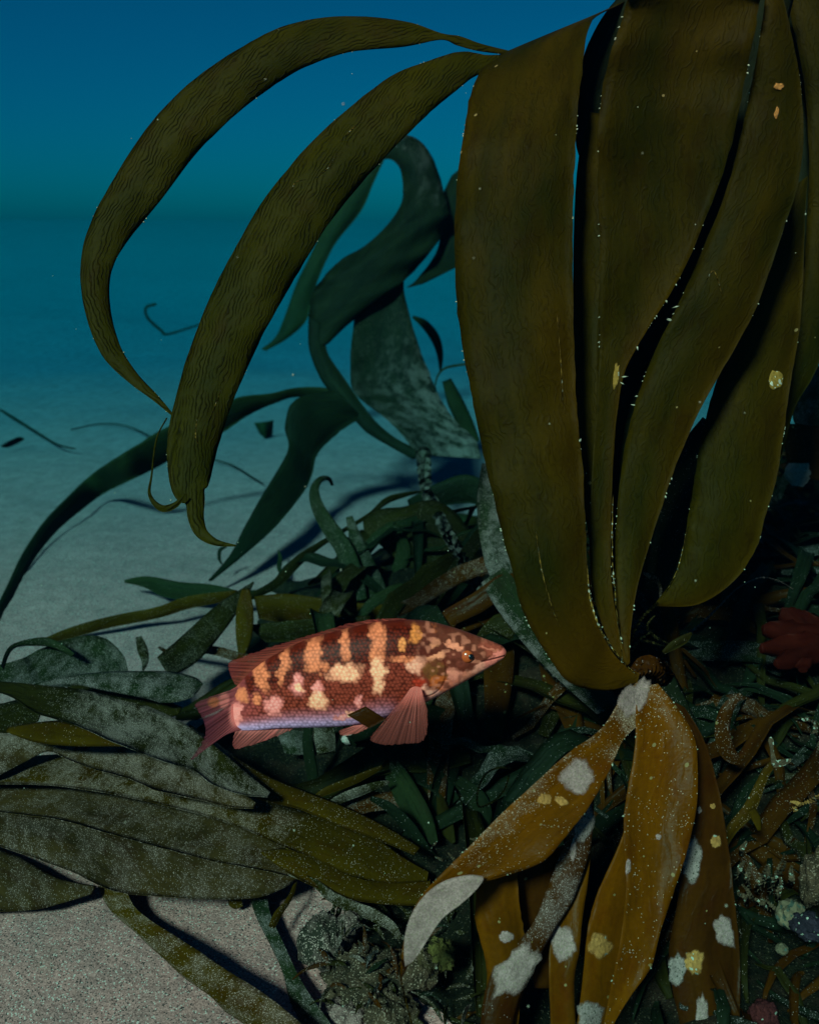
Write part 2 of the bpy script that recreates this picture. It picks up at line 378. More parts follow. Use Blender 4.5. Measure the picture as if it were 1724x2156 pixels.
def spines(key, count, seed, parent, size=0.0011, out=2.0, sides=(0, 1), f0=0.0, f1=1.0, name='edge_spine'):
    """tiny pale-tipped teeth along the rims of a blade"""
    o, Gd = BL[key]; n, m = Gd.shape[:2]; rnd = random.Random(seed)
    V = []; F = []
    for k in range(count):
        for _ in range(12):
            i = min(n - 2, int((f0 + (f1 - f0) * rnd.random()) * (n - 1))); sd = rnd.choice(sides)
            f = rnd.random()
            if mn.noise(Vector(((i + f) * 22.0 / n, sd * 5.0, seed))) > 0.12: break
        e = (Gd[i, 0] * (1 - f) + Gd[i + 1, 0] * f) if sd == 0 else (Gd[i, -1] * (1 - f) + Gd[i + 1, -1] * f)
        inn = Gd[i, 1] if sd == 0 else Gd[i, -2]
        dr = e - inn; dr = dr / max(np.linalg.norm(dr), 1e-9)
        r = size * rnd.uniform(0.3, 1.1) * (1.5 if rnd.random() < 0.12 else 1.0)
        ctr = Vector(e) + Vector(dr) * r * 0.6
        b = len(V); t = (Vector(dr) + (FWD * rnd.uniform(-.6, .6) + UP * rnd.uniform(-.9, .9) if out > 3 else Vector((0, 0, 0)))).normalized(); a1 = t.orthogonal().normalized(); a2 = t.cross(a1)
        V += [ctr + t * r * out, ctr - t * r * out * 0.8, ctr + a1 * r, ctr - a1 * r, ctr + a2 * r, ctr - a2 * r]
        for q in ((0, 2, 4), (0, 4, 3), (0, 3, 5), (0, 5, 2), (1, 4, 2), (1, 3, 4), (1, 5, 3), (1, 2, 5)): F.append(tuple(b + x for x in q))
    ob = link(name, V, F, M_BEAD, parent)
    tag(ob, kind='stuff')
    return ob

def patch(key, x, y, rx, ry, ang, mat, seed, th=0.0014, rag=0.34, name='crust_patch', label=None):
    """a thin crust growing on a blade, laid on the blade's own surface"""
    o, Gd = BL[key]; n, m = Gd.shape[:2]
    P = Gd.reshape(-1, 3)
    sx = np.array([seen(Vector(p)) for p in P])
    def depth(px, py):
        d2 = (sx[:, 0] - px) ** 2 + (sx[:, 1] - py) ** 2
        k = np.argsort(d2)[:5]; w = 1 / (d2[k] + 4.0)
        return float((sx[k, 2] * w).sum() / w.sum())
    rings, sg = 5, 26; ca, sa = math.cos(ang), math.sin(ang)
    V = []; F = []; RM = []; rx *= 1.12; ry *= 1.12
    for side, off in ((0, -th), (1, 0.0015)):
        for r in range(rings + 1):
            for k in range(sg):
                a = 2 * math.pi * k / sg
                rr = (r / rings) * (1 + rag * (mn.noise(Vector((math.cos(a) * 1.6, math.sin(a) * 1.6, seed))) + 0.6 * mn.noise(Vector((math.cos(a) * 5, math.sin(a) * 5, seed + 3)))))
                dx, dy = rr * rx * math.cos(a), rr * ry * math.sin(a)
                px, py = x + dx * ca - dy * sa, y + dx * sa + dy * ca
                edge = 1 - (r / rings) ** 4; RM.append(r / rings)
                V.append(at(px, py, depth(px, py) - 0.0009 + off * (0.45 + 0.55 * edge)))
    o1 = (rings + 1) * sg
    for r in range(rings):
        for k in range(sg):
            k2 = (k + 1) % sg
            a, b, c, d = r * sg + k, r * sg + k2, (r + 1) * sg + k2, (r + 1) * sg + k
            F.append((a, b, c, d)); F.append((o1 + a, o1 + d, o1 + c, o1 + b))
    for k in range(sg):
        k2 = (k + 1) % sg; a, b = rings * sg + k, rings * sg + k2
        F.append((a, b, o1 + b, o1 + a))
    ob = link(name, V, F, mat, o, attrs={'rim': RM})
    if label: ob['label'] = label
    return ob

def tube(name, pts, mat, parent=None, sg=7, uvd=True, dust=0.0, n=None):
    """pts: (x, y, radius in picture units, depth)"""
    arr = np.array(pts, float); K = len(arr)
    n = n or 6 * (K - 1) + 1
    c = [cr(arr, t) for t in np.linspace(0, K - 1, n)]
    P = [at(q[0], q[1], q[3]) for q in c]; R = [max(q[2], 0.3) / FP * q[3] for q in c]
    return wtube(name, P, R, mat, parent, sg, dust)
def wtube_geo(P, R, sg):
    V = []; F = []; UV = []; ref = Vector((0.3, 0.9, 0.2)); ln = 0
    for i, p in enumerate(P):
        t = (P[min(i + 1, len(P) - 1)] - P[max(i - 1, 0)]).normalized()
        a = t.cross(ref)
        if a.length < 1e-4: a = t.orthogonal()
        a.normalize(); b = t.cross(a); ref = -a.cross(t)
        ref = b.copy()
        ref = Vector(b)
        if i: ln += (p - P[i - 1]).length
        for k in range(sg):
            an = 2 * math.pi * k / sg
            rr = R[i] * (1 + 0.12 * mn.noise(p * 60 + Vector((k, 0, 0))))
            V.append(p + a * math.cos(an) * rr + b * math.sin(an) * rr); UV.append((k / sg * 6.28 * R[i], ln))
        ref = b
    for i in range(len(P) - 1):
        for k in range(sg):
            k2 = (k + 1) % sg
            F.append((i * sg + k, i * sg + k2, (i + 1) * sg + k2, (i + 1) * sg + k))
    F.append(tuple(range(sg - 1, -1, -1))); F.append(tuple((len(P) - 1) * sg + k for k in range(sg)))
    return V, F, UV
def wtube(name, P, R, mat, parent=None, sg=7, dust=0.0):
    V, F, UV = wtube_geo(P, R, sg)
    return link(name, V, F, mat, parent, uv=UV, attrs={'dust': [dust] * len(V)})

def E(pts, d0, d1=None, ds=None):
    """edge pairs -> rows with depth running from d0 to d1 (or the list ds)"""
    n = len(pts); d1 = d0 if d1 is None else d1
    return [tuple(p) + ((ds[i] if ds else d0 + (d1 - d0) * i / (n - 1)),) for i, p in enumerate(pts)]
def C(pts, d0, d1=None, ds=None):
    return E(pts, d0, d1, ds)

# ================================================================== the big kelp plant on the right
kp = empty('kelp_plant', at(1400, 1560, 0.93), 'big kelp plant with tall olive ribbon blades arching overhead and amber blades hanging below', 'kelp')
# thin arching streamers at the left
ribbon('blade', C([(1075, 112, 8), (1010, 100, 16), (965, 86, 20), (928, 77, 14), (850, 72, 54), (730, 72, 76), (625, 97, 96), (540, 142, 106), (450, 207, 113), (365, 292, 115), (285, 405, 106), (228, 492, 86), (203, 567, 66), (206, 650, 54), (233, 735, 44), (278, 793, 27), (330, 840, 14), (366, 876, 4)], 0.98, 0.93), M_RIB, kp, seed=3, key='L1', curl=0.10, ruf=0.05, tilt=(0.3, -0.3))
ribbon('blade', C([(1050, 122, 14), (1022, 132, 34), (975, 140, 64), (925, 165, 86), (855, 207, 112), (780, 272, 126), (700, 352, 136), (620, 452, 141), (560, 552, 140), (505, 652, 135), (465, 745, 128), (430, 840, 118), (407, 930, 108), (400, 1000, 90), (402, 1034, 72), (411, 1056, 42), (413, 1090, 34), (425, 1122, 26), (455, 1142, 14), (497, 1149, 3)], 0.97, 0.88), M_RIB, kp, seed=5, key='L2', curl=0.12, ruf=0.05, tilt=(0.3, -0.2))
ribbon('blade', C([(352, 880, 3), (330, 925, 3), (320, 1000, 4), (316, 1042, 7), (340, 1070, 14), (370, 1063, 12), (390, 1040, 6)], 0.89), M_RIB, kp, seed=6, m=5)
# broad front blade
ribbon('blade', E([(1340, 1438, 1345, 1418), (1290, 1453, 1318, 1402), (1235, 1450, 1290, 1375), (1190, 1430, 1262, 1325), (1140, 1360, 1243, 1265), (1100, 1285, 1236, 1190), (1072, 1180, 1231, 1100), (1045, 1075, 1227, 1000), (1020, 970, 1216, 890), (1000, 870, 1209, 770), (980, 770, 1206, 660), (963, 660, 1205, 540), (957, 540, 1206, 420), (960, 420, 1210, 320), (970, 320, 1216, 230), (985, 225, 1226, 140), (1003, 165, 1240, 55), (1030, 128, 1265, 28), (1062, 112, 1300, 12), (1120, 101, 1330, -6)], 0.88, ds=[.86, .855, .85, .84, .835, .83, .83, .835, .84, .845, .85, .86, .87, .88, .89, .91, .94, .97, 1.0, 1.03]), M_OLIVE, kp, seed=8, key='A', amber=lambda f, s, x, y: 0.55 * sm(1180, 1440, y) + 0.22 * max(0, s) * sm(450, 800, y), curl=0.10, ruf=0.035, m=13, jit=0.012)
ribbon('blade', C([(1330, 5, 60), (1290, 70, 74), (1258, 150, 76), (1240, 230, 60), (1226, 300, 30), (1222, 332, 5)], 1.03, 0.98), M_DARK, kp, seed=9)
ribbon('blade', C([(1262, 240, 40), (1246, 330, 55), (1240, 450, 62), (1236, 600, 60), (1233, 800, 54), (1243, 950, 48), (1254, 1100, 38), (1275, 1250, 28), (1312, 1402, 12)], 0.97, 0.88), M_OLIVE, kp, seed=10, tilt=0.8)
ribbon('blade', E([(1340, -70, 1612, -70), (1330, -35, 1605, -40), (1318, 10, 1596, 20), (1290, 100, 1578, 120), (1263, 215, 1555, 225), (1257, 340, 1528, 345), (1261, 470, 1480, 470), (1262, 590, 1430, 585), (1262, 690, 1365, 690), (1260, 770, 1318, 775), (1255, 850, 1300, 860), (1248, 950, 1292, 950), (1243, 1050, 1287, 1050), (1241, 1150, 1285, 1150), (1247, 1240, 1289, 1240), (1272, 1330, 1303, 1330), (1312, 1402, 1323, 1400)], 0.86, ds=[.83, .83, .84, .85, .86, .87, .88, .885, .89, .89, .89, .89, .885, .88, .87, .865, .86]), M_OLIVE, kp, seed=11, key='B', amber=lambda f, s, x, y: 0.55 * sm(1180, 1440, y) + 0.22 * max(0, s) * sm(450, 800, y), curl=-0.06, ruf=0.04, m=13, jit=0.012)
ribbon('blade', E([(1618, -70, 1630, -70), (1612, -30, 1640, -30), (1606, 30, 1656, 30), (1590, 130, 1680, 150), (1566, 250, 1690, 280), (1531, 390, 1678, 390), (1481, 520, 1645, 490), (1427, 640, 1600, 625), (1377, 740, 1545, 735), (1337, 850, 1480, 850), (1313, 950, 1430, 960), (1300, 1060, 1393, 1065), (1294, 1160, 1362, 1160), (1296, 1260, 1338, 1250), (1306, 1350, 1326, 1340), (1316, 1402, 1325, 1397)], 0.9, ds=[.86, .86, .86, .87, .88, .885, .89, .895, .9, .9, .9, .895, .89, .88, .87, .86]), M_OLIVE, kp, seed=12, key='Cb', amber=lambda f, s, x, y: 0.55 * sm(1180, 1440, y) + 0.22 * max(0, s) * sm(450, 800, y), curl=0.08, ruf=0.045, m=11, jit=0.014)
ribbon('blade', E([(1380, 1268, 1384, 1276), (1412, 1225, 1470, 1272), (1437, 1160, 1545, 1222), (1447, 1090, 1590, 1155), (1458, 1030, 1612, 1080), (1470, 950, 1635, 1000), (1488, 870, 1650, 900), (1512, 790, 1664, 800), (1555, 690, 1682, 690), (1605, 580, 1690, 570), (1650, 470, 1694, 450), (1675, 390, 1700, 370)], 0.93, 1.0), M_OLIVE, kp, seed=13, key='Db', amber=lambda f, s, x, y: 0.55 * sm(1180, 1440, y) + 0.22 * max(0, s) * sm(450, 800, y), curl=0.14, ruf=0.05, m=11, jit=0.012)
tube('blade_stalk', [(1383, 1271, 4, 0.93), (1352, 1300, 4, 0.91), (1330, 1340, 4, 0.89), (1318, 1392, 4, 0.865)], M_LITTER, kp)
ribbon('blade', E([(1640, -70, 1830, -70), (1655, 0, 1830, 0), (1688, 150, 1830, 150), (1702, 320, 1820, 320), (1698, 450, 1800, 450), (1690, 600, 1785, 600), (1676, 700, 1750, 700), (1662, 780, 1712, 790), (1640, 850, 1672, 860), (1600, 960, 1640, 970), (1540, 1100, 1580, 1110)], 1.03, 1.1), M_OLIVE, kp, seed=14, curl=0.1, key='Eb')
ribbon('blade', C([(1640, -70, 90), (1600, 100, 90), (1560, 300, 90), (1480, 520, 110), (1400, 680, 120), (1335, 820, 80), (1300, 950, 60), (1292, 1100, 50), (1302, 1250, 30)], 0.98, 0.93), M_DARK, kp, seed=15)
ribbon('blade', C([(1720, -70, 120), (1712, 150, 110), (1704, 330, 90), (1690, 480, 60), (1670, 600, 14)], 1.09), M_DARK, kp, seed=16)
for k_, (ky, c_, s_d) in enumerate((('A', 55, 1), ('B', 40, 2), ('Cb', 50, 3), ('Db', 34, 4), ('L1', 26, 5), ('L2', 26, 6))):
    spines(ky, c_, s_d, BL[ky][0], size=0.0009 if ky[0] != 'L' else 0.0006)
# torn thorns in the slit between the middle blades
spines('Cb', 6, 21, BL['Cb'][0], size=0.0010, out=5.0, sides=(0,), f0=0.42, f1=0.62, name='torn_thorn')
spines('B', 4, 22, BL['B'][0], size=0.0010, out=4.5, sides=(1,), f0=0.42, f1=0.60, name='torn_thorn')
def vein(key, pts, r=0.0007, mat=None, name='vein'):
    o, Gd = BL[key]; P3 = Gd.reshape(-1, 3); sx = np.array([seen(Vector(p)) for p in P3])
    P = []; R = []
    arr = np.array(pts, float); K = len(arr)
    for t in np.linspace(0, K - 1, 5 * (K - 1) + 1):
        q = cr(arr, t); d2 = (sx[:, 0] - q[0]) ** 2 + (sx[:, 1] - q[1]) ** 2
        k = np.argsort(d2)[:4]; w = 1 / (d2[k] + 4.0)
        P.append(at(q[0], q[1], float((sx[k, 2] * w).sum() / w.sum()) - 0.0012)); R.append(r * (1 - 0.7 * abs(2 * t / (K - 1) - 1) ** 2))
    return wtube(name, P, R, mat or M_VEIN, o, 5)
vein('A', [(1128, 1120), (1140, 1200), (1162, 1280), (1178, 1318)])
vein('A', [(1185, 860), (1180, 760), (1172, 660)], 0.0005)
vein('L2', [(760, 255), (738, 275), (715, 300)], 0.0006)
vein('L2', [(705, 330), (690, 355), (665, 375)], 0.0006)
vein('L2', [(645, 378), (622, 384), (614, 404)], 0.0005)
vein('L2', [(466, 818), (455, 850), (438, 890)], 0.0005)
vein('L2', [(415, 880), (412, 920), (418, 935)], 0.0005)
vein('B', [(1290, 1040), (1288, 1150), (1294, 1250), (1310, 1390)], 0.0010)
vein('A', [(1236, 1190), (1242, 1260), (1266, 1330), (1312, 1395), (1340, 1420)], 0.0012)
vein('Db', [(1392, 1262), (1425, 1200), (1444, 1120)], 0.0007)
vein('Cb', [(1482, 600), (1502, 570), (1520, 625)], 0.0006)
patch('Cb', 1638, 182, 10, 8, 0, M_TAN, 4); patch('Cb', 1634, 238, 5, 12, 0.2, M_TAN, 6)
patch('Db', 1632, 800, 15, 17, 0, M_VEIN, 8)
patch('B', 1296, 790, 5, 26, 0.1, M_VEIN, 9)
patch('Db', 1440, 1030, 4, 7, 0.3, M_TAN, 10) if False else None

# amber blades hanging below the joint
def dustA(f, s, x, y):
    v = 0.95 * max(0, 1 - abs(f - 0.12) / 0.16) + (0.62 * max(0, 1 - (s + 1) / 0.9) if 0.15 < f < 0.62 else 0) + 0.05
    return min(v, 0.95)
ribbon('blade', E([(1340, 1436, 1366, 1452), (1308, 1470, 1345, 1520), (1265, 1535, 1310, 1560), (1200, 1582, 1283, 1620), (1130, 1645, 1245, 1690), (1060, 1710, 1200, 1750), (985, 1785, 1140, 1815), (930, 1840, 1065, 1842), (885, 1890, 1010, 1862), (858, 1950, 960, 1905), (846, 2010, 905, 1955), (843, 2062, 858, 2030)], 0.86, ds=[.85, .83, .815, .80, .785, .77, .76, .755, .755, .76, .77, .78]), M_AMBER, kp, seed=31, key='LB1', curl=-0.10, ruf=0.03, dust=dustA, m=13, th=0.002)
ribbon('blade', E([(1335, 1448, 1385, 1440), (1338, 1500, 1425, 1490), (1335, 1580, 1463, 1560), (1318, 1680, 1467, 1680), (1312, 1780, 1450, 1775), (1318, 1860, 1420, 1870), (1312, 1930, 1390, 1960), (1300, 2010, 1370, 2035), (1285, 2080, 1325, 2100), (1272, 2150, 1295, 2150), (1262, 2200, 1272, 2200)], 0.85, ds=[.85, .835, .82, .805, .79, .78, .77, .765, .76, .76, .76]), M_AMBER, kp, seed=32, key='LB2', curl=-0.14, ruf=0.05, dust=lambda f, s, x, y: 0.45 * max(0, 1 - f / 0.22) + 0.05, m=13, th=0.002)
ribbon('blade', E([(1342, 1650, 1352, 1650), (1310, 1760, 1335, 1770), (1270, 1850, 1324, 1860), (1247, 1910, 1319, 1930), (1235, 1970, 1307, 2010), (1225, 2070, 1292, 2080), (1208, 2200, 1266, 2200)], 0.815, 0.775), M_AMBER, kp, seed=33, key='LB2a', tilt=0.5, th=0.002)
ribbon('blade', E([(1400, 1468, 1440, 1490), (1430, 1560, 1482, 1560), (1440, 1680, 1513, 1670), (1438, 1790, 1533, 1790), (1425, 1900, 1545, 1890), (1408, 2000, 1555, 2000), (1415, 2080, 1557, 2080), (1440, 2200, 1556, 2200)], 0.87, 0.81), M_BROWN, kp, seed=34, key='LB3', curl=0.08, ruf=0.05, th=0.002, m=11)
ribbon('blade', C([(1240, 1680, 20), (1215, 1785, 56), (1180, 1880, 60), (1145, 1950, 46), (1105, 2010, 58), (1072, 2060, 76), (1052, 2120, 74), (1040, 2200, 60)], 0.82, 0.765), M_BROWN, kp, seed=35, key='LB4', dust=lambda f, s, x, y: 0.75 * max(0, 1 - abs(f - 0.3) / 0.3) + 0.05, th=0.002)
ribbon('blade', C([(1236, 1740, 24), (1220, 1850, 36), (1200, 1930, 52), (1188, 2000, 62), (1182, 2070, 52), (1188, 2200, 52)], 0.83, 0.78), M_AMBER, kp, seed=36, key='LB5', tilt=0.5, th=0.002)
ribbon('blade', E([(1008, 1840, 1088, 1835), (1000, 1920, 1094, 1910), (1012, 1985, 1104, 1980), (1025, 2050, 1097, 2060), (1020, 2200, 1088, 2200)], 0.80, 0.78), M_AMBER, kp, seed=37, key='LB6', th=0.002, jit=0.03)
ribbon('blade', E([(1095, 1815, 1210, 1770), (1092, 1900, 1195, 1880), (1108, 1980, 1165, 1980), (1125, 2080, 1160, 2080)], 0.83, 0.82), M_BROWN, kp, seed=38, th=0.002)
ribbon('blade', C([(1400, 1430, 40), (1440, 1520, 46), (1475, 1620, 40), (1492, 1740, 30)], 0.93, 0.93), M_DARK, kp, seed=39, dust=0.12)
tube('stipe', [(1330, 1418, 12, 0.862), (1365, 1402, 24, 0.91), (1400, 1434, 24, 0.94), (1440, 1520, 22, 0.97), (1480, 1660, 22, 0.98), (1500, 1800, 26, 0.98)], M_BROWN, kp, sg=10, dust=0.1)
tube('blade_edge', [(846, 1990, 2.5, 0.77), (842, 2040, 2.6, 0.765), (850, 2090, 2.6, 0.76), (872, 2175, 2.8, 0.755)], M_SANDOL, kp)
for ky, c_, s_d in (('LB1', 16, 41), ('LB2', 14, 42), ('LB3', 10, 43)): spines(ky, c_, s_d, BL[ky][0], size=0.0007)
PT = [('LB1', 1215, 1636, 34, 36, 0.3, M_PALE), ('LB1', 1146, 1683, 15, 13, 0, M_TAN), ('LB1', 1182, 1686, 15, 9, 0.4, M_TAN), ('LB1', 1336, 1472, 25, 40, 0.6, M_PALE),
      ('LB6', 1065, 1972, 15, 13, 0, M_PALE), ('LB4', 1085, 2044, 34, 66, 0.62, M_PALE), ('LB5', 1184, 1985, 26, 40, -0.15, M_PALE), ('LB2a', 1262, 1990, 24, 25, 0, M_TAN),
      ('LB3', 1457, 1812, 20, 46, 0.12, M_BLUISH), ('LB3', 1524, 1960, 20, 34, -0.35, M_PALE), ('LB3', 1460, 2025, 23, 25, 0, M_TAN), ('LB3', 1425, 2042, 18, 32, 0.1, M_BLUISH),
      ('LB2a', 1240, 2142, 26, 36, 0.1, M_BLUISH), ('LB3', 1476, 2140, 14, 46, 0, M_PALE), ('LB4', 1228, 1735, 18, 42, 0.25, M_BLUISH), ('LB3', 1506, 1772, 11, 14, 0, M_TAN),
      ('LB2', 1385, 1762, 6, 6, 0, M_PALE), ('LB2', 1322, 1825, 6, 16, 0.1, M_PALE), ('LB4', 1206, 1790, 6, 22, 0.1, M_PALE), ('LB3', 1500, 1697, 6, 6, 0, M_TAN), ('LB3', 1472, 1706, 5, 7, 0, M_PALE)]
for i, (ky, x, y, rx, ry, an, m_) in enumerate(PT): patch(ky, x, y, rx, ry, an, m_, 50 + i)
# the long white crust folded along the tip of the lowest left blade
def crescent():
    o, Gd = BL['LB1']
    up = [(1016, 1846), (985, 1843), (935, 1856), (895, 1885), (867, 1925), (853, 1968), (850, 2012), (853, 2030)]
    lo = [(1018, 1852), (1000, 1876), (968, 1905), (935, 1930), (912, 1960), (893, 1990), (872, 2020), (856, 2032)]
    rows = [(u[0], u[1], l[0], l[1], dd) for u, l, dd in zip(up, lo, [.742, .741, .741, .742, .743, .746, .752, .76])]
    c = ribbon('crust_patch', rows, M_PALE, o, seed=77, curl=-0.10, ruf=0.01, th=0.004, m=9, jit=0.01)
    c['label'] = 'long white crescent crust on the blade tip'
crescent()

# ================================================================== hazy kelp plant behind
bk = empty('kelp_plant', at(905, 985, 2.3), 'hazy dark green kelp plant with a looped blade and pale sandy stalk above the fish', 'kelp')
ribbon('blade', E([(795, 326, 800, 334), (807, 312, 806, 336), (831, 289, 825, 337), (857, 284, 842, 356), (889, 301, 848, 395), (913, 336, 843, 432), (928, 380, 813, 476), (939, 427, 766, 519), (945, 468, 720, 545), (916, 518, 682, 583), (872, 571, 655, 622), (828, 610, 651, 668), (743, 675, 650, 700), (690, 725, 652, 735)], 2.45, 2.35), M_DARK, bk, seed=61, curl=0.1, m=11, dust=lambda f, s, x, y: 0.25 if y < 430 and s < 0 else 0.0)
ribbon('blade', E([(650, 660, 684, 690), (651, 735, 690, 742), (679, 805, 722, 792), (720, 850, 762, 850), (765, 905, 797, 893), (820, 940, 838, 925), (870, 968, 890, 950)], 2.36, 2.28), M_DARK, bk, seed=62)
ribbon('blade', E([(796, 326, 814, 326), (755, 380, 786, 386), (696, 450, 760, 445), (652, 541, 702, 520), (623, 600, 661, 614), (597, 673, 646, 673), (579, 711, 608, 711), (550, 735, 560, 739)], 3.1, 3.1), M_GREEN, bk, seed=63)
def dustT(f, s, x, y): return min(0.95, max(0.0, (f - 0.12) * 1.3 * (0.7 + 0.3 * s)))
ribbon('blade', E([(770, 560, 850, 560), (752, 630, 852, 620), (740, 720, 873, 700), (737, 780, 890, 750), (742, 820, 910, 800), (770, 850, 930, 845), (810, 880, 962, 890), (850, 920, 1000, 925), (878, 958, 1012, 966)], 2.42, 2.28), M_DARK, bk, seed=64, dust=dustT, m=11, curl=-0.1)
ribbon('blade', E([(950, 370, 1000, 330), (930, 420, 1000, 430), (922, 520, 1000, 540), (880, 585, 962, 562), (855, 606, 890, 598)], 2.5, 2.4), M_DARK, bk, seed=65)
ribbon('blade', C([(869, 667, 6), (893, 682, 18), (915, 710, 20), (926, 745, 14), (927, 782, 4)], 2.7), M_GREEN, bk, seed=66, m=5)
ribbon('blade', C([(916, 812, 3), (922, 790, 4), (940, 774, 5), (985, 766, 5)], 2.3), M_GREEN, bk, seed=67, m=5)
ribbon('blade', C([(940, 800, 20), (960, 850, 34), (985, 900, 30), (1005, 930, 10)], 2.45), M_GREEN, bk, seed=68, m=5)
g0 = lambda y, h=0.0: min(gd(y, h), 2.75)
blp = [(-60, 1410, 16), (-12, 1312, 22), (25, 1240, 24), (60, 1172, 28), (105, 1110, 34), (155, 1062, 40), (205, 1020, 48), (255, 990, 56), (310, 960, 62), (365, 928, 64), (450, 890, 56), (510, 857, 44), (570, 840, 24), (625, 826, 20), (690, 834, 34), (745, 862, 40)]
ribbon('blade', C(blp, 0, ds=[gd(1410, .012), gd(1312, .012), gd(1240, .014), gd(1172, .018), gd(1110, .025), gd(1062, .035), gd(1020, .055), 2.22, 2.25, 2.28, 2.3, 2.32, 2.34, 2.36, 2.36, 2.35]), M_GREEN, bk, seed=69, tilt=0.7)
ribbon('blade', E([(705, 822, 765, 880), (650, 830, 735, 895), (612, 852, 700, 922), (600, 900, 668, 958), (607, 945, 657, 1000), (578, 1000, 640, 1035), (545, 1055, 610, 1075), (512, 1115, 575, 1115), (483, 1170, 525, 1160), (438, 1222, 446, 1224)], 0, ds=[2.3, 2.28, 2.26, 2.24, 2.22, 2.15, 2.05, 1.98, 1.92, 1.86]), M_DARK, bk, seed=70, tilt=0.3)
ribbon('blade', C([(478, 1150, 5), (464, 1158, 8), (462, 1176, 7), (468, 1188, 3)], 1.93), M_DARK, bk, seed=71, m=5)
tube('stipe', [(891, 955, 17, 2.26), (897, 1030, 14, 1.98), (912, 1062, 15, 1.84), (940, 1120, 14, 1.66), (972, 1175, 15, 1.55), (1005, 1230, 15, 1.46), (1035, 1268, 12, 1.4), (1070, 1320, 9, 1.34), (1110, 1364, 6, 1.26), (1158, 1414, 5, 1.16), (1200, 1453, 4, 1.1)], M_GREEN, bk, sg=9, dust=1.0)

# pale edged blade lying between the two plants
def dustR(f, s, x, y): return 0.95 if s < -0.6 else (0.30 if s < -0.3 else 0.04)
tag(ribbon('kelp_frond', E([(1012, 1228, 1060, 1195), (1055, 1295, 1112, 1250), (1108, 1362, 1165, 1310), (1158, 1415, 1235, 1380), (1200, 1454, 1275, 1430), (1256, 1504, 1300, 1480)], 1.3, 0.98), M_GREEN, None, seed=73, dust=dustR, m=11),
    'long green kelp blade with pale sandy rim slanting from fish head to amber joint', 'kelp blade')
tag(ribbon('kelp_frond', E([(1014, 975, 1060, 985), (1004, 1056, 1075, 1056), (1012, 1146, 1090, 1146), (1032, 1215, 1110, 1215), (1078, 1262, 1135, 1262)], 1.45, 1.3), M_GREEN, None, seed=74, dust=0.72),
    'sand-frosted upright kelp blade half hidden by the left edge of the broad olive blade', 'kelp blade')

# ================================================================== the sprawling sandy kelp at lower left
sk = empty('kelp_plant', at(420, 1760, gd(1760)), 'kelp plant sprawled at lower left, its broad blades coated with pale sand', 'kelp')
def gE(pts, hs):
    n = len(pts); r = []
    for i, p in enumerate(pts):
        h = hs[0] + (hs[1] - hs[0]) * i / (n - 1)
        r.append(tuple(p) + (gd((p[1] + p[3]) / 2, h),))
    return r
FL = 1.25                                             # these lie flat: the upper rim is farther away
def lay(pts, hs, mat, seed, dust, tilt=-1.3, key=None, **k):
    if key in ('P1b', 'P1c', 'P1f', None) and tilt < 0: pts = [(a_, b_, c_ - 3, d_ + (11 if abs(d_ - b_) > 26 else 2)) for a_, b_, c_, d_ in pts]
    return ribbon('blade', gE(pts, hs), mat, sk, seed=seed, dust=dust, tilt=tilt, key=key, th=0.0022, **k)
lay([(640, 1838, 600, 1868), (545, 1824, 540, 1890), (450, 1808, 440, 1893), (340, 1780, 340, 1888), (220, 1748, 240, 1876), (120, 1722, 150, 1835), (30, 1712, 40, 1795), (-100, 1690, -100, 1750)], (0.03, 0.07), M_SANDY, 81, lambda f, s, x, y: 0.42, key='P1a', curl=0.05, ruf=0.03, m=13)
lay([(700, 1815, 640, 1842), (622, 1780, 555, 1822), (520, 1735, 455, 1803), (420, 1698, 345, 1775), (330, 1675, 225, 1742), (230, 1655, 120, 1714), (120, 1640, 30, 1703), (0, 1630, -50, 1692), (-120, 1635, -140, 1682)], (0.035, 0.072), M_SANDY, 82, lambda f, s, x, y: 0.40, key='P1b', curl=0.05, ruf=0.03, m=13)
def dustC(f, s, x, y): return 0.66 * sm(700, 430, x) + 0.12
lay([(902, 1836, 902, 1852), (840, 1798, 820, 1848), (775, 1746, 745, 1836), (690, 1708, 660, 1797), (610, 1686, 590, 1768), (530, 1662, 510, 1732), (450, 1626, 412, 1700), (370, 1596, 312, 1676), (280, 1585, 212, 1656), (180, 1585, 100, 1642), (60, 1592, -20, 1640), (-100, 1600, -120, 1645)], (0.045, 0.085), M_SANDOL, 83, dustC, key='P1c', curl=0.07, ruf=0.05, m=13)
lay([(905, 1850, 905, 1908), (820, 1843, 800, 1903), (740, 1828, 720, 1888), (660, 1797, 655, 1864), (600, 1786, 600, 1834), (550, 1794, 556, 1801)], (0.04, 0.06), M_SANDOL, 84, lambda f, s, x, y: 0.13, key='P1d')
vein('P1d', [(900, 1850), (820, 1843), (740, 1828), (660, 1797), (600, 1786)], 0.0016)
lay([(400, 1525, 385, 1575), (440, 1552, 415, 1605), (500, 1594, 480, 1645), (570, 1636, 550, 1684), (650, 1668, 625, 1702), (740, 1704, 720, 1740), (820, 1744, 800, 1770), (885, 1785, 872, 1800)], (0.13, 0.08), M_SANDOL, 85, lambda f, s, x, y: 0.62 * sm(560, 440, x) + 0.12, key='P1e')
lay([(-60, 1432, -60, 1442), (30, 1437, 20, 1462), (90, 1443, 80, 1490), (180, 1453, 165, 1517), (256, 1474, 238, 1550), (320, 1490, 300, 1574), (375, 1517, 360, 1596), (425, 1548, 410, 1610), (470, 1585, 450, 1640), (525, 1632, 512, 1662), (570, 1668, 566, 1676)], (0.16, 0.13), M_LITTER, 86, lambda f, s, x, y: 0.85 * sm(60, 250, x), key='P1f', curl=-0.1)
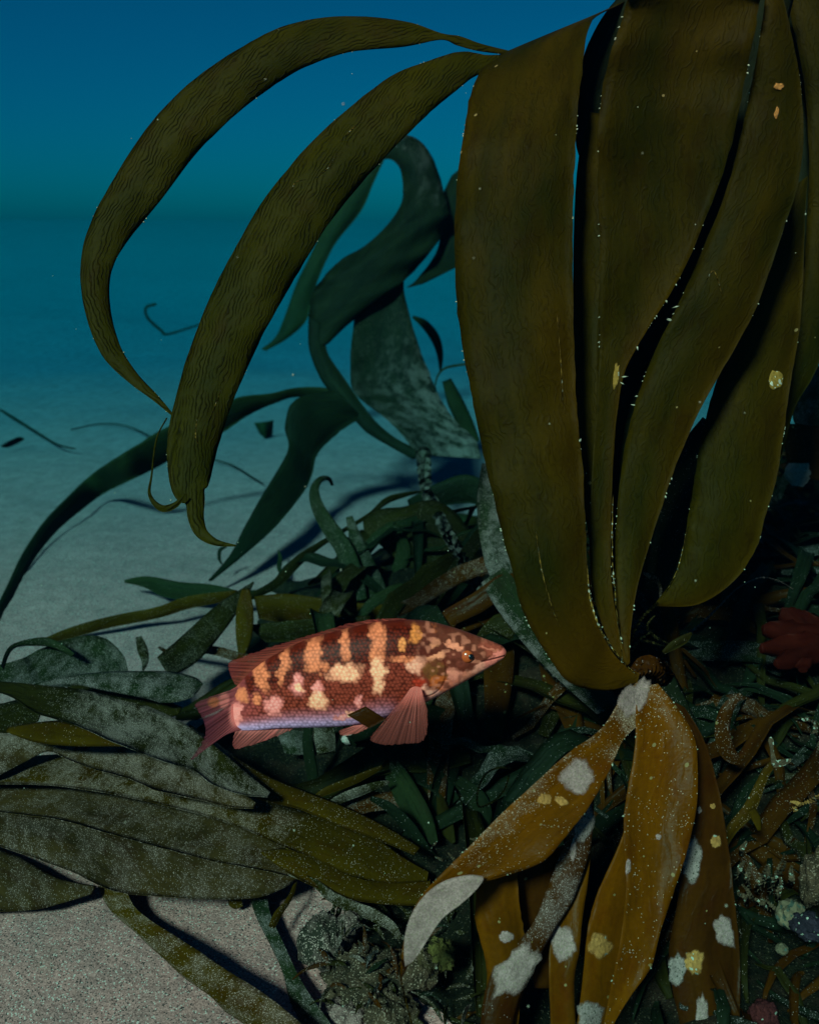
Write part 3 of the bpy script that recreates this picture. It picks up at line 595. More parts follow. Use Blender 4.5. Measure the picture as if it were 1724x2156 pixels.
lay([(270, 1410, 266, 1420), (258, 1376, 240, 1424), (220, 1343, 200, 1426), (165, 1340, 140, 1436), (92, 1364, 60, 1444), (37, 1390, 10, 1444), (-40, 1408, -50, 1444)], (0.12, 0.14), M_GREEN, 87, lambda f, s, x, y: 0.55 + 0.2 * s, curl=-0.15)
lay([(73, 1440, 75, 1445), (146, 1423, 150, 1438), (238, 1414, 230, 1444), (311, 1413, 300, 1457), (366, 1415, 350, 1469), (410, 1426, 400, 1461), (428, 1440, 422, 1452)], (0.16, 0.14), M_GREEN, 88, lambda f, s, x, y: 0.75 if s > -0.3 else 0.4)
lay([(140, 1442, 150, 1454), (220, 1440, 230, 1472), (300, 1457, 300, 1492), (350, 1474, 345, 1502), (384, 1490, 380, 1502)], (0.12, 0.12), M_LITTER, 89, 0.06)
lay([(16, 1532, 18, 1540), (90, 1520, 80, 1552), (165, 1516, 160, 1560), (230, 1532, 230, 1560), (294, 1560, 288, 1570)], (0.13, 0.13), M_SANDOL, 90, 0.05)
lay([(-60, 1540, -60, 1640), (0, 1543, 0, 1622), (60, 1550, 55, 1594), (110, 1554, 105, 1580), (160, 1554, 150, 1590), (225, 1550, 205, 1610), (300, 1568, 275, 1629), (370, 1593, 335, 1654), (430, 1612, 420, 1672), (490, 1654, 484, 1688), (540, 1690, 537, 1700)], (0.10, 0.09), M_SANDY, 91, lambda f, s, x, y: 0.85 - 0.3 * max(0, s), curl=-0.12)
lay([(-60, 1496, -60, 1562), (10, 1480, 0, 1542), (50, 1472, 40, 1524), (95, 1480, 84, 1508)], (0.11, 0.11), M_LITTER, 92, 0.15)
lay([(-90, 1755, -90, 1912), (0, 1785, 0, 1908), (60, 1812, 62, 1906), (130, 1850, 126, 1893), (203, 1866, 196, 1880)], (0.02, 0.02), M_SANDY, 93, 0.35)
lay([(8, 1412, 2, 1404), (30, 1366, 22, 1360), (85, 1360, 85, 1342), (118, 1366, 122, 1350), (152, 1384, 158, 1376)], (0.17, 0.15), M_GREEN, 94, 0.1, tilt=0, m=5)

# ================================================================== single blades lying about
def loose(pts, d, mat, seed, label, cat='kelp blade', dust=0.03, name='kelp_frond', tilt=0.3, group=None, **k):
    if isinstance(d, str):
        rows = []
        for p in pts:
            yy = p[1] if len(p) == 3 else (p[1] + p[3]) / 2
            rows.append(tuple(p) + (gd(yy, float(d)),))
    elif isinstance(d, (list, tuple)) and len(d) == len(pts) and len(d) != 2: rows = E(pts, 0, ds=d)
    elif isinstance(d, (list, tuple)): rows = E(pts, d[0], d[1])
    else: rows = E(pts, d)
    return tag(ribbon(name, rows, mat, None, seed=seed, dust=dust, tilt=tilt, **k), label, cat, group)
loose([(208, 1866, 258, 1862), (213, 1885, 270, 1882), (235, 1926, 292, 1918), (300, 1996, 352, 1960), (360, 2061, 428, 2010), (425, 2116, 503, 2060), (480, 2165, 580, 2110), (560, 2240, 660, 2180)], '0.012', M_SANDOL, 101, 'brown sand-sprinkled kelp strip lying diagonally on the pale sand at bottom left', dust=0.5, tilt=-1.0, hug=True, th=0.004)
loose([(525, 1884, 562, 1884), (540, 1931, 572, 1931), (570, 1991, 602, 1996), (595, 2046, 632, 2061), (612, 2110, 668, 2116), (650, 2200, 730, 2200)], '0.010', M_GREEN, 102, 'dark sand-covered strap lying beside the round rock at the bottom', dust=0.50, tilt=-1.0, hug=True)
loose([(478, 1890, 484, 1908), (492, 1884, 496, 1914), (508, 1888, 512, 1908)], '0.008', M_SANDOL, 103, 'small olive scrap of kelp on sand just under the big sandy blade', 'kelp scrap', dust=0.3, tilt=-1.0)
loose([(572, 1952, 14), (585, 1925, 16), (603, 1902, 12), (615, 1880, 9), (624, 1852, 6)], '0.025', M_SANDOL, 104, 'little curled yellow-olive strand leaning on the round rock', 'kelp scrap', dust=0.15)
loose([(610, 1836, 14), (663, 1859, 16), (697, 1887, 22), (740, 1908, 24), (785, 1926, 26), (825, 1951, 20), (842, 1975, 8)], '0.05', M_LITTER, 105, 'grey sand-crusted strap curving over the rubble right of the round rock', dust=0.75)
# under and around the fish
loose([(574, 1532, 640, 1540), (590, 1560, 652, 1566), (600, 1588, 655, 1590)], 1.22, M_GREEN, 106, 'short teal sand-frosted blade under the belly of the fish', dust=0.75)
loose([(660, 1530, 702, 1532), (662, 1560, 706, 1556), (668, 1588, 706, 1582)], 1.24, M_LITTER, 107, 'short tan frosted blade piece below the belly, right of a dark gap', dust=0.75)
loose([(655, 1500, 10), (648, 1560, 22), (660, 1640, 24), (668, 1700, 14)], 1.16, M_DARK, 108, 'dark narrow strap hanging down between two frosted pieces under the fish')
loose([(672, 1590, 745, 1560), (690, 1625, 760, 1590), (700, 1640, 770, 1610)], 1.26, M_LITTER, 109, 'olive leaf piece below the pelvic fin, behind the crossing straps')
loose([(655, 1684, 6), (690, 1664, 16), (750, 1640, 17), (805, 1614, 8)], 1.10, M_SANDOL, 110, 'thin olive strap slanting up beneath the pectoral fin', dust=0.05)
loose([(690, 1694, 10), (730, 1676, 20), (790, 1654, 16), (820, 1646, 5)], 1.08, M_LITTER, 111, 'frosted strap lying just below the slanting olive strap', dust=0.6)
loose([(808, 1590, 20), (830, 1625, 44), (860, 1680, 54), (890, 1730, 46), (915, 1775, 16)], [1.16, 1.12, 1.08, 1.05, 1.02], M_GREEN, 112, 'pointed green leaf hanging tip-down with frosted top, left of a matching pair', dust=lambda f, s, x, y: 0.6 * max(0, 1 - f / 0.35))
loose([(866, 1590, 24), (885, 1630, 50), (912, 1690, 52), (938, 1740, 34), (955, 1775, 8)], [1.18, 1.14, 1.1, 1.06, 1.04], M_LITTER, 113, 'pointed olive leaf hanging tip-down, right of a matching pair', dust=lambda f, s, x, y: 0.6 * max(0, 1 - f / 0.4))
loose([(892, 1478, 900, 1528), (930, 1456, 925, 1522), (985, 1456, 975, 1520), (1035, 1480, 1020, 1520), (1060, 1520, 1040, 1540)], 1.24, M_GREEN, 114, 'frosted humped blade behind the pectoral fin and under the fish head', dust=lambda f, s, x, y: 0.6 if s < 0.3 else 0.2, curl=-0.15)
loose([(895, 1510, 968, 1506), (898, 1560, 970, 1550), (905, 1610, 955, 1600), (920, 1650, 940, 1646)], 1.20, M_LITTER, 115, 'olive leaf hanging below the frosted hump, with a yellow gleam', dust=0.05)
loose([(968, 1520, 1060, 1520), (965, 1570, 1070, 1556), (960, 1610, 1050, 1590)], 1.26, M_GREEN, 116, 'dim green leaf in shade right of the olive hanging leaf')
loose([(880, 1640, 12), (960, 1600, 40), (1040, 1570, 42), (1120, 1545, 12)], 1.18, M_DARK, 117, 'dark band of kelp slanting up toward the amber joint')
loose([(780, 1680, 10), (820, 1700, 22), (860, 1740, 26), (900, 1790, 16), (925, 1810, 4)], 1.02, M_DARK, 118, 'black-green narrow leaf pointing down right into the shade')
loose([(960, 1640, 20), (1000, 1680, 44), (1010, 1730, 50), (990, 1790, 26), (975, 1830, 6)], 1.06, M_DARK, 119, 'dark green leaf hanging left of the amber blade')
tag(tube('kelp_hoop', [(1076, 1618, 3, 1.0), (1050, 1616, 3, 1.0), (1022, 1630, 3, 1.0), (1006, 1665, 3, 0.99), (1008, 1698, 3, 0.98), (1040, 1686, 3, 0.97), (1062, 1662, 3, 0.97), (1072, 1630, 3, 0.98)], M_LITTER), 'thin olive strand bent into a hoop left of the amber blade', 'kelp strand')
# behind the fish
loose([(262, 1221, 264, 1227), (310, 1213, 305, 1237), (380, 1225, 350, 1258), (450, 1231, 420, 1264), (512, 1247, 500, 1256)], (1.84, 1.72), M_GREEN, 120, 'green leaf with rounded tip lying on the sand edge, left end of the pile')
loose([(90, 1352, 12), (150, 1332, 22), (230, 1310, 24), (330, 1290, 24), (400, 1268, 26), (500, 1252, 20)], (1.62, 1.72), M_SANDOL, 121, 'long olive-brown strap marking the left edge of the pile against the sand', dust=0.08)
loose([(534, 1226, 4), (512, 1250, 22), (480, 1282, 42), (440, 1325, 56), (395, 1370, 62), (345, 1405, 50)], (1.60, 1.38), M_LITTER, 122, 'olive blade with white sand flecks pointing up right, behind the dorsal fin', dust=0.22)
loose([(518, 1240, 16), (516, 1285, 36), (514, 1340, 34), (508, 1385, 10)], 1.48, M_SANDOL, 123, 'upright brown blade just left of the dorsal fin', dust=0.05)
loose([(535, 1256, 545, 1302), (600, 1250, 600, 1312), (680, 1260, 680, 1314), (760, 1270, 762, 1306), (840, 1274, 842, 1302)], 1.58, M_SANDOL, 124, 'broad horizontal olive-brown blade above the back of the fish', dust=0.05)
loose([(520, 1316, 560, 1352), (600, 1308, 620, 1350), (690, 1300, 700, 1340), (780, 1296, 780, 1320)], 1.50, M_LITTER, 125, 'dark olive blade directly behind the dorsal fin ridge', dust=0.08)
loose([(700, 1022, 6), (692, 1008, 9), (674, 1010, 13), (662, 1032, 20), (668, 1065, 27), (690, 1105, 34), (722, 1152, 38), (742, 1205, 40), (756, 1265, 36)], (1.85, 1.62), M_GREEN, 126, 'upright green blade with a curled hook at its top, standing behind the fish', dust=0.15)
loose([(735, 1088, 14), (748, 1130, 26), (767, 1185, 40), (788, 1250, 54), (795, 1310, 50)], (1.75, 1.6), M_GREEN, 127, 'upright dusty teal blade right beside the hooked blade', dust=0.3)
loose([(520, 1260, 14), (579, 1230, 19), (629, 1180, 21), (673, 1147, 13), (730, 1113, 9), (780, 1082, 9), (814, 1054, 14), (850, 1042, 11), (888, 1034, 3)], (1.66, 1.9), M_LITTER, 128, 'slender strap rising diagonally to the pale stalk across the hooked blade')
loose([(764, 1094, 766, 1117), (800, 1072, 805, 1152), (850, 1066, 850, 1188), (910, 1052, 900, 1212), (960, 1080, 950, 1224), (1004, 1140, 990, 1228)], (1.78, 1.7), M_LITTER, 129, 'broad brown-olive leaf lying tilted behind the pale stalk', tilt=-0.5, dust=0.06)
loose([(860, 1062, 20), (930, 1040, 50), (990, 1030, 60), (1040, 1060, 30)], 1.95, M_DARK, 130, 'black-green leaf topping the heap left of the broad olive blade')
loose([(850, 1225, 860, 1290), (920, 1215, 930, 1300), (1000, 1235, 1000, 1310), (1060, 1270, 1050, 1330)], 1.55, M_DARK, 131, 'black-green blade lying above the fish head')
loose([(830, 1100, 8), (850, 1160, 30), (830, 1215, 22), (815, 1240, 5)], 1.72, M_GREEN, 132, 'small torn green leaf under the broad brown-olive leaf')
loose([(586, 1158, 3), (590, 1175, 9), (588, 1195, 10), (592, 1212, 3)], '0.03', M_GREEN, 133, 'tiny green sprig upright on the sand left of the hooked blade', 'seaweed sprig')
loose([(535, 890, 548, 915), (555, 888, 560, 922), (576, 884, 574, 915)], '0.03', M_GREEN, 134, 'small yellow-green scrap on the far sand between two hanging streamers', 'kelp scrap')
loose([(292, 1340, 12), (300, 1365, 22), (306, 1390, 16), (302, 1412, 4)], 1.45, M_LITTER, 135, 'short tan stub poking up from the sandy blades at left', 'kelp stub', m=5, dust=0.5)
# strands on the far sand
loose([(0, 862, 5), (30, 880, 6), (70, 905, 5), (120, 935, 4), (160, 945, 3)], '0.02', M_DARK, 136, 'dim dark strand on the far sand at the left edge', 'kelp strand', hug=True)
loose([(4, 940, 4), (18, 936, 12), (40, 926, 12), (52, 924, 3)], '0.02', M_DARK, 137, 'small dark clump on the far sand at the left edge, below the dim strand', 'kelp scrap', hug=True)
loose([(330, 640, 6), (308, 648, 6), (312, 670, 6), (340, 696, 6), (352, 704, 5), (400, 690, 4), (430, 680, 3)], 4.4, M_DARK, 138, 'faint curled strand far away on the sand below the arch of the streamer', 'kelp strand', hug=True)
loose([(150, 905, 2.5), (210, 893, 3), (270, 898, 3), (330, 925, 2.5)], '0.01', M_DARK, 139, 'faint thin strand on the sand left of the nearer hanging streamer', 'kelp strand', hug=True)
loose([(440, 965, 3), (490, 980, 3.4), (540, 1010, 3), (555, 1018, 2)], '0.01', M_DARK, 140, 'thin dark strand on the sand right of the hanging streamer tip', 'kelp strand', hug=True)
# right side
loose([(1478, 878, 1504, 898), (1422, 955, 1475, 985), (1392, 1060, 1452, 1080), (1370, 1150, 1432, 1180), (1340, 1240, 1402, 1245)], (1.14, 1.05), M_DARK, 141, 'dark green blade in shade between two olive blades at right')
loose([(1690, 780, 1760, 760), (1672, 830, 1750, 830), (1668, 880, 1740, 890), (1690, 925, 1730, 930)], 1.5, M_GREEN, 142, 'hazy teal blade at the right edge with pale dust', dust=0.35)
loose([(1640, 890, 1760, 900), (1650, 940, 1760, 960), (1660, 1000, 1760, 1020)], 1.45, M_BROWN, 143, 'dim red-brown blade at the right edge below the teal blade')
loose([(1660, 975, 1700, 975), (1650, 1000, 1705, 1005), (1665, 1022, 1690, 1025)], 1.42, M_PALE, 144, 'pale grey scrap caught among the dark blades at right edge', 'kelp scrap', jit=0.12, ruf=0.2)
rs = empty('red_seaweed', at(1690, 1350, 1.15), 'dull red fleshy seaweed clump at the right edge', 'seaweed')
for q_, (x_, y_, w_, dd_) in enumerate(((1640, 1292, 46, 1.17), (1604, 1326, 44, 1.15), (1600, 1366, 40, 1.13), (1632, 1400, 40, 1.12), (1690, 1412, 36, 1.12))):
    ribbon('lobe', C([(1800, 1345 + 8 * q_ - 16, 60), (1740, 1345 + (y_ - 1345) * .25, 58), (1690, 1345 + (y_ - 1345) * .55, 54), (0.6 * x_ + 0.4 * 1690, 1345 + (y_ - 1345) * .85, w_), (x_, y_, w_ * 0.5)], 1.17, dd_), M_RED, rs, seed=151 + q_ * 9, th=0.006, curl=0.3, ruf=0.22, jit=0.09)
tag(tube('kelp_tendril', [(1432, 1345, 5, 1.02), (1470, 1318, 4, 1.04), (1510, 1280, 3, 1.05), (1552, 1238, 2.4, 1.06), (1600, 1216, 2, 1.07), (1640, 1224, 1.6, 1.08), (1668, 1240, 1.2, 1.09)], M_PALE), 'thin pale tendril curving right from behind the dark stipe', 'kelp tendril')
loose([(1395, 1374, 8), (1415, 1360, 18), (1440, 1345, 18), (1455, 1332, 4)], 0.97, M_LITTER, 153, 'small tan frayed scrap on top of the dark stipe', 'kelp scrap', m=5)
loose([(1354, 1206, 4), (1372, 1216, 14), (1388, 1230, 8), (1390, 1262, 5)], 1.0, M_LITTER, 154, 'pale grey frayed scrap at the foot of the rightmost olive blade', 'kelp scrap', m=5, dust=0.8)
loose([(1560, 1462, 10), (1532, 1490, 26), (1520, 1535, 32), (1530, 1580, 34), (1552, 1600, 20), (1566, 1590, 5)], 0.98, M_BROWN, 155, 'curled dead brown blade right of the amber blades', dust=0.2)
fk = empty('forked_seaweed', at(1527, 1770, 0.93), 'olive forked seaweed frond with pale tips right of the brown blade', 'seaweed')
ribbon('frond', C([(1515, 1790, 18), (1540, 1745, 24), (1575, 1705, 28), (1600, 1650, 20), (1612, 1625, 18), (1629, 1605, 14)], 0.93), M_SANDOL, fk, seed=156, m=5, dust=0.12)
ribbon('frond', C([(1629, 1608, 14), (1624, 1580, 7), (1622, 1560, 11), (1620, 1552, 4)], 0.925), M_TWIG, fk, seed=157, m=5)
ribbon('frond', C([(1626, 1610, 12), (1645, 1606, 14), (1658, 1602, 9), (1664, 1598, 3)], 0.925), M_TWIG, fk, seed=158, m=5)
ribbon('frond', C([(1580, 1704, 18), (1592, 1725, 18), (1598, 1748, 8)], 0.928), M_SANDOL, fk, seed=159, m=5)

# ------------------------------------------------------------------ rocks, sponges, shells
def lump(name, x, y, d, rx, ry, rz, mat, seed, parent=None, amp=0.22, fr=2.2, sub=24, dz=0.0):
    """rx, ry in picture units; rz a ratio"""
    c = at(x, y, d) + Vector((0, 0, dz)); a = rx / FP * d; b = ry / FP * d
    V = []; F = []; n1, n2 = sub, sub * 2
    for i in range(n1 + 1):
        th_ = math.pi * i / n1
        for k in range(n2):
            ph = 2 * math.pi * k / n2
            u = Vector((math.sin(th_) * math.cos(ph), math.sin(th_) * math.sin(ph), math.cos(th_)))
            r = 1 + amp * mn.noise(u * fr + Vector((seed * 3.1, 0, 0))) + amp * 0.5 * mn.noise(u * fr * 2.6 + Vector((0, seed * 1.7, 0))) + amp * 0.28 * mn.noise(u * fr * 6 + Vector((0, 0, seed)))
            V.append(c + RIGHT * (u.x * a * r) + Vector((0, 1, 0)) * (u.y * a * rz * r) + Vector((0, 0, 1)) * (u.z * b * r))
    for i in range(n1):
        for k in range(n2):
            k2 = (k + 1) % n2; F.append((i * n2 + k, (i + 1) * n2 + k, (i + 1) * n2 + k2, i * n2 + k2))
    return link(name, V, F, mat, parent)
M_ROCK = speck_mat('sandy_rock', (0.15, 0.068, 0.055, 1), (0.50, 0.23, 0.21, 1), scale=38.0, bump=0.006, speck=(0.62, 0.33, 0.28, 1), sd=0.14, sscale=900.0, c3=(0.05, 0.035, 0.024, 1))
M_RUB = speck_mat('mossy_rubble', (0.040, 0.024, 0.014, 1), (0.19, 0.09, 0.055, 1), scale=60.0, bump=0.006, speck=(0.50, 0.27, 0.2, 1), sd=0.10, sscale=900.0, c3=(0.13, 0.075, 0.03, 1))
M_SPONGE = speck_mat('yellow_sponge', (0.12, 0.075, 0.018, 1), (0.26, 0.17, 0.05, 1), scale=90.0, bump=0.006, speck=(0.05, 0.03, 0.01, 1), sd=0.2, sscale=300.0)
M_BALL = speck_mat('grey_sponge', (0.12, 0.08, 0.05, 1), (0.26, 0.16, 0.10, 1), scale=60.0, bump=0.004, speck=(0.08, 0.09, 0.07, 1), sd=0.2, sscale=300.0)
M_SHELL = speck_mat('shell_white', (0.5, 0.3, 0.28, 1), (0.6, 0.36, 0.33, 1), scale=60.0, bump=0.001, sd=0.03)
M_VIOLET = speck_mat('violet_crust', (0.020, 0.014, 0.022, 1), (0.05, 0.03, 0.045, 1), scale=80.0, bump=0.004, sd=0.06)
M_MAROON = speck_mat('maroon_crust', (0.06, 0.010, 0.012, 1), (0.12, 0.02, 0.02, 1), scale=80.0, bump=0.004, sd=0.02)
tag(lump('rock', 684, 1985, gd(2010), 54, 46, 1.1, M_ROCK, 3, amp=0.3), 'rounded rock dusted with pinkish sand beside the dark strap', 'rock')
tag(lump('rock', 770, 2070, gd(2085), 84, 46, 1.0, M_RUB, 5, amp=0.4), 'knobbly rock overgrown with dark moss left of the thin amber blade edge', 'rock')
tag(lump('rock', 728, 2150, gd(2150), 46, 34, 1.0, M_ROCK, 7, amp=0.4), 'low sandy rock at the bottom edge between strap and mossy rock', 'rock')
tag(lump('rock', 820, 2150, gd(2150), 60, 50, 1.0, M_RUB, 8, amp=0.4), 'brown mossy stone at the bottom edge left of the amber blades', 'rock')
tag(lump('rock', 735, 1945, gd(1960, .03), 22, 26, 1.0, M_ROCK, 9, amp=0.35), 'small pale stone in the notch right of the round rock', 'rock')
tag(lump('sponge', 926, 2010, 0.86, 32, 30, 1.0, M_SPONGE, 11, amp=0.4), 'knobbly yellow-brown sponge between the white crescent and amber blades', 'sponge')
tag(lump('sponge', 880, 2040, 0.85, 40, 34, 1.0, M_RUB, 12, amp=0.4), 'dull mossy lump under the white crescent tip', 'sponge')
tag(lump('sponge', 1664, 1925, 0.86, 30, 30, 1.0, M_BALL, 13, amp=0.22), 'grey-green ball-shaped sponge at lower right among dark weeds', 'sponge')
tag(lump('sponge', 1645, 1998, 0.84, 13, 12, 1.0, M_BALL, 14, amp=0.1), 'small round green-grey ball below the bigger ball sponge', 'sponge')
tag(lump('shell', 734, 1556, 1.22, 15, 11, 0.7, M_SHELL, 15, amp=0.12), 'small white shell under the pelvic fin of the fish', 'shell')
tag(lump('rock', 1700, 1950, 0.84, 34, 22, 1.0, M_VIOLET, 16, amp=0.35), 'dark violet-tinged stone beside the ball sponge at the right edge', 'rock')
tag(lump('rock', 1605, 2140, 0.80, 28, 34, 1.0, M_MAROON, 17, amp=0.35), 'dark maroon lump at the bottom edge, right of the brown blade', 'rock')
tag(lump('rock', 1715, 1850, 0.88, 28, 66, 1.0, M_RUB, 18, amp=0.4), 'tall crusted brown stone at the right edge above the violet stone', 'rock')
rnd = random.Random(5)
def twigs(name, spots, label, cat, mat, seed, loc):
    e = empty(name, loc, label, cat); r = random.Random(seed)
    for (x, y, dx, dy, w, d) in spots:
        tube('twig', [(x, y, w, d), (x + dx * .4 + r.uniform(-5, 5), y + dy * .45 + r.uniform(-4, 4), w * 1.05, d - .005), (x + dx * .75 + r.uniform(-4, 4), y + dy * .75, w * .8, d - .008), (x + dx, y + dy, w * .45, d - .01)], mat, e, n=10)
tw = []
for (x, y, dx, dy) in ((1560, 1800, 10, -28), (1548, 1850, 18, -36), (1575, 1870, 4, -52), (1592, 1880, 22, -58), (1606, 1865, 12, -44), (1618, 1880, 34, -66), (1628, 1850, 22, -52), (1600, 1905, -38, -42), (1620, 1915, -30, -22), (1636, 1896, 6, -48), (1662, 1866, 4, -42), (1640, 1930, -36, -40), (1570, 1905, -16, -30)):
    tw.append((x, y, dx, dy, rnd.uniform(4, 7), 0.89))
twigs('branching_seaweed', tw, 'cluster of pale stubby twigs of seaweed left of the ball sponge', 'seaweed', M_TWIG, 3, at(1600, 1890, 0.89))
twigs('branching_seaweed', [(1722, 1560, -8, -40, 5, 0.95), (1714, 1522, -26, -8, 4.5, 0.95), (1718, 1530, -10, 14, 4, 0.95), (1728, 1600, 0, -50, 6, 0.95)], 'pale twiggy seaweed at the right edge below the red clump', 'seaweed', M_TWIG, 4, at(1724, 1580, 0.95))
twigs('branching_seaweed', [(1730, 1670, -50, 26, 5, 0.93), (1686, 1694, -22, -6, 5, 0.93), (1680, 1694, -10, 14, 4, 0.93)], 'orange-brown twig with knobbed tip at the right edge above the twig cluster', 'seaweed', M_TAN, 5, at(1724, 1680, 0.93))
twigs('branching_seaweed', [(960, 1818, -16, -22, 3.5, 0.93), (968, 1815, 14, -28, 3.5, 0.93), (940, 1812, -24, -8, 3, 0.93), (1010, 1770, -20, -4, 4, 0.97), (1008, 1766, 6, -10, 3.5, 0.97), (905, 1790, 14, -18, 2.5, 0.93)], 'tiny pale twigs in the shade left of the amber blade', 'seaweed', M_TWIG, 6, at(960, 1820, 0.93))
twigs('branching_seaweed', [(1330, 1370, 40, -44, 4, 0.96), (1368, 1330, 40, 26, 4, 0.98), (1362, 1326, 16, -30, 3, 0.97), (1350, 1350, 50, 10, 4, 0.98)], 'yellow-green sprigs sprouting beside the joint of the big plant', 'seaweed', M_SPONGE, 7, at(1345, 1370, 0.96))

# ------------------------------------------------------------------ tangle of indistinct kelp (nobody could count it)
TONE = {}
def frond_geo(P, W, side):
    n = len(P); m = 5; Gd = np.zeros((n, m, 3)); uvs = np.zeros((n, m, 2)); ln = 0
    o_ = R.random() * 4
    for i in range(n):
        t = (P[min(i + 1, n - 1)] - P[max(i - 1, 0)]).normalized()
        c = t.cross(side).normalized(); nn = c.cross(t)
        if i: ln += (P[i] - P[i - 1]).length
        for j in range(m):
            s = -1 + 2 * j / (m - 1)
            Gd[i, j] = P[i] + c * (s * W[i] / 2) + nn * (0.18 * W[i] * (s * s))
            uvs[i, j] = (o_ + s * W[i] / 2, o_ + ln)
    v, f, fl = shell(Gd, 0.0016)
    return v, f, fl, np.concatenate([uvs.reshape(-1, 2)] * 2)
def tangle(name, items, mats, keep=0, where=None, group=None, tones=None):
    """the largest in view become fronds of their own, the indistinct rest one mass"""
    def size(it):
        P, W = it[0], it[1]; q = [seen(p) for p in P]
        mx, my, md = q[len(q) // 2]
        if not (20 < mx < 1710 and 20 < my < 2140) or md < 0.3: return 0.0
        return sum(math.hypot(q[i + 1][0] - q[i][0], q[i + 1][1] - q[i][1]) * W[i] / md for i in range(len(q) - 1)) * (1.6 if P[len(P) // 2].z > 0.16 else 1.0)
    order = sorted(items, key=size, reverse=True); own, rest = order[:keep], order[keep:]
    for it in own:
        P, W, side, mi, du = it
        v, f, fl, uvs = frond_geo(P, W, side)
        o = link('kelp_frond', v, f, mats[mi], uv=uvs, attrs={'dust': [du] * len(v)}, flat=fl)
        mx, my, md = seen(P[len(P) // 2]); ax, ay, _ = seen(P[0]); bx, by, _ = seen(P[-1])
        wp = max(W) / md * FP; dx_, dy_ = abs(bx - ax), abs(by - ay)
        lie = 'level' if dx_ > 2.2 * dy_ else ('upright' if dy_ > 1.6 * dx_ else ('rising rightward' if (bx - ax) * (by - ay) < 0 else 'falling rightward'))
        if keep == 40: lie = 'standing tall'
        tag(o, '%s %s%s kelp blade %s %s' % ('narrow' if wp < 30 else ('broad' if wp > 52 else 'slim'), 'sand-flecked ' if du > 0.08 else '', tones[mi], lie, where(mx, my)), 'kelp blade', group)
    V = []; F = []; UV = []; DU = []; MI = []; flat = []
    for (P, W, side, mi, du) in rest:
        v, f, fl, uvs = frond_geo(P, W, side)
        b = len(V); fb = len(F)
        V += [tuple(x) for x in v]; F += [tuple(b + k for k in q) for q in f]; flat += [fb + k for k in fl]
        UV += [tuple(x) for x in uvs]; DU += [du] * len(v); MI += [mi] * len(f)
    o = link(name, V, F, mats, uv=UV, attrs={'dust': DU}, flat=flat, midx=MI)
    return tag(o, kind='stuff')
SPOTS = [('by the fish tail', 430, 1520), ('under the anal fin', 570, 1580), ('beneath the pelvic fin', 740, 1590), ('below the pectoral fin', 850, 1600), ('under the fish snout', 1010, 1470), ('above the fish head', 980, 1290),
         ('above the dorsal fin ridge', 640, 1270), ('beside the hooked upright blade', 700, 1150), ('at the foot of the pale stalk', 900, 1080), ('behind the broad front blade', 1120, 1150), ('beside the olive hoop', 1040, 1660), ('beside the hanging pair of pointed leaves', 900, 1720),
         ('near the white crescent crust', 880, 1890), ('at the edge of the sandy kelp plant', 640, 1690), ('near the red seaweed', 1620, 1370), ('beside the forked seaweed', 1590, 1680), ('near the ball sponge', 1650, 1920), ('beside the curled dead blade', 1540, 1530),
         ('under the rightmost olive blade', 1520, 1260), ('behind the rightmost olive blade', 1560, 1000), ('near the maroon lump', 1600, 2130), ('behind the amber blades', 1300, 1750), ('just left of the amber joint', 1210, 1500), ('at the teal gap beside the olive blades', 1500, 860), ('at the right border below the teal blade', 1690, 1080), ('beside the dark stipe', 1430, 1420)]
def where_heap(x, y): return min(SPOTS, key=lambda q: math.hypot(q[1] - x, q[2] - y))[0]
where_up = where_heap
R = random.Random(11)
items = []
for k in range(1000):
    x = R.uniform(-0.24, 1.5); y = R.uniform(0.62, 2.45)
    if reef_h(x, y) < 0.035: continue
    sxx, syy, dd = seen(Vector((x, y, reef_z(x, y))))
    if dd < 0.84 or (syy > 1900 and sxx < 1000): continue
    if sxx < 700 and syy > 1560: continue
    if syy < 1340 and sxx < 1150 and R.random() < 0.72: continue
    if abs(sxx - (891 + 0.48 * (syy - 960))) < 70 and syy < 1480 and sxx < 1230: continue
    L = R.uniform(0.12, 0.42); a = R.uniform(0, 6.28); w = R.uniform(0.012, 0.046 if x < 0.3 else 0.026); hump = R.uniform(0.01, 0.085) * sm(0.7, 1.2, y)
    bend = R.uniform(-0.6, 0.6); P = []; W = []
    px, py = x, y
    for i in range(11):
        f = i / 10
        P.append(Vector((px, py, max(reef_z(px, py), 0.0) + 0.012 + hump * math.sin(math.pi * min(1, f * 1.1)) + R.uniform(-.003, .003))))
        W.append(max(0.002, w * (math.sin(math.pi * (0.08 + 0.88 * f)) ** 0.6)))
        px += L / 10 * math.cos(a + bend * f); py += L / 10 * math.sin(a + bend * f)
    sd = Vector((R.uniform(-.5, .5), R.uniform(-.9, .2), 1)).normalized()
    items.append((P, W, sd, R.choice((0, 0, 1, 1, 2, 3) if x < 0.3 else (0, 0, 0, 1, 3, 3)), R.choice((0.02, 0.03, 0.1, 0.3, 0.03))))  # right side drawn from darker tones, its shade put into the blade colours
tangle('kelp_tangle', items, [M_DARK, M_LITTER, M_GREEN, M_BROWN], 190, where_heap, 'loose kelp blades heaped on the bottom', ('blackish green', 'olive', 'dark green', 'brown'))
extra = []
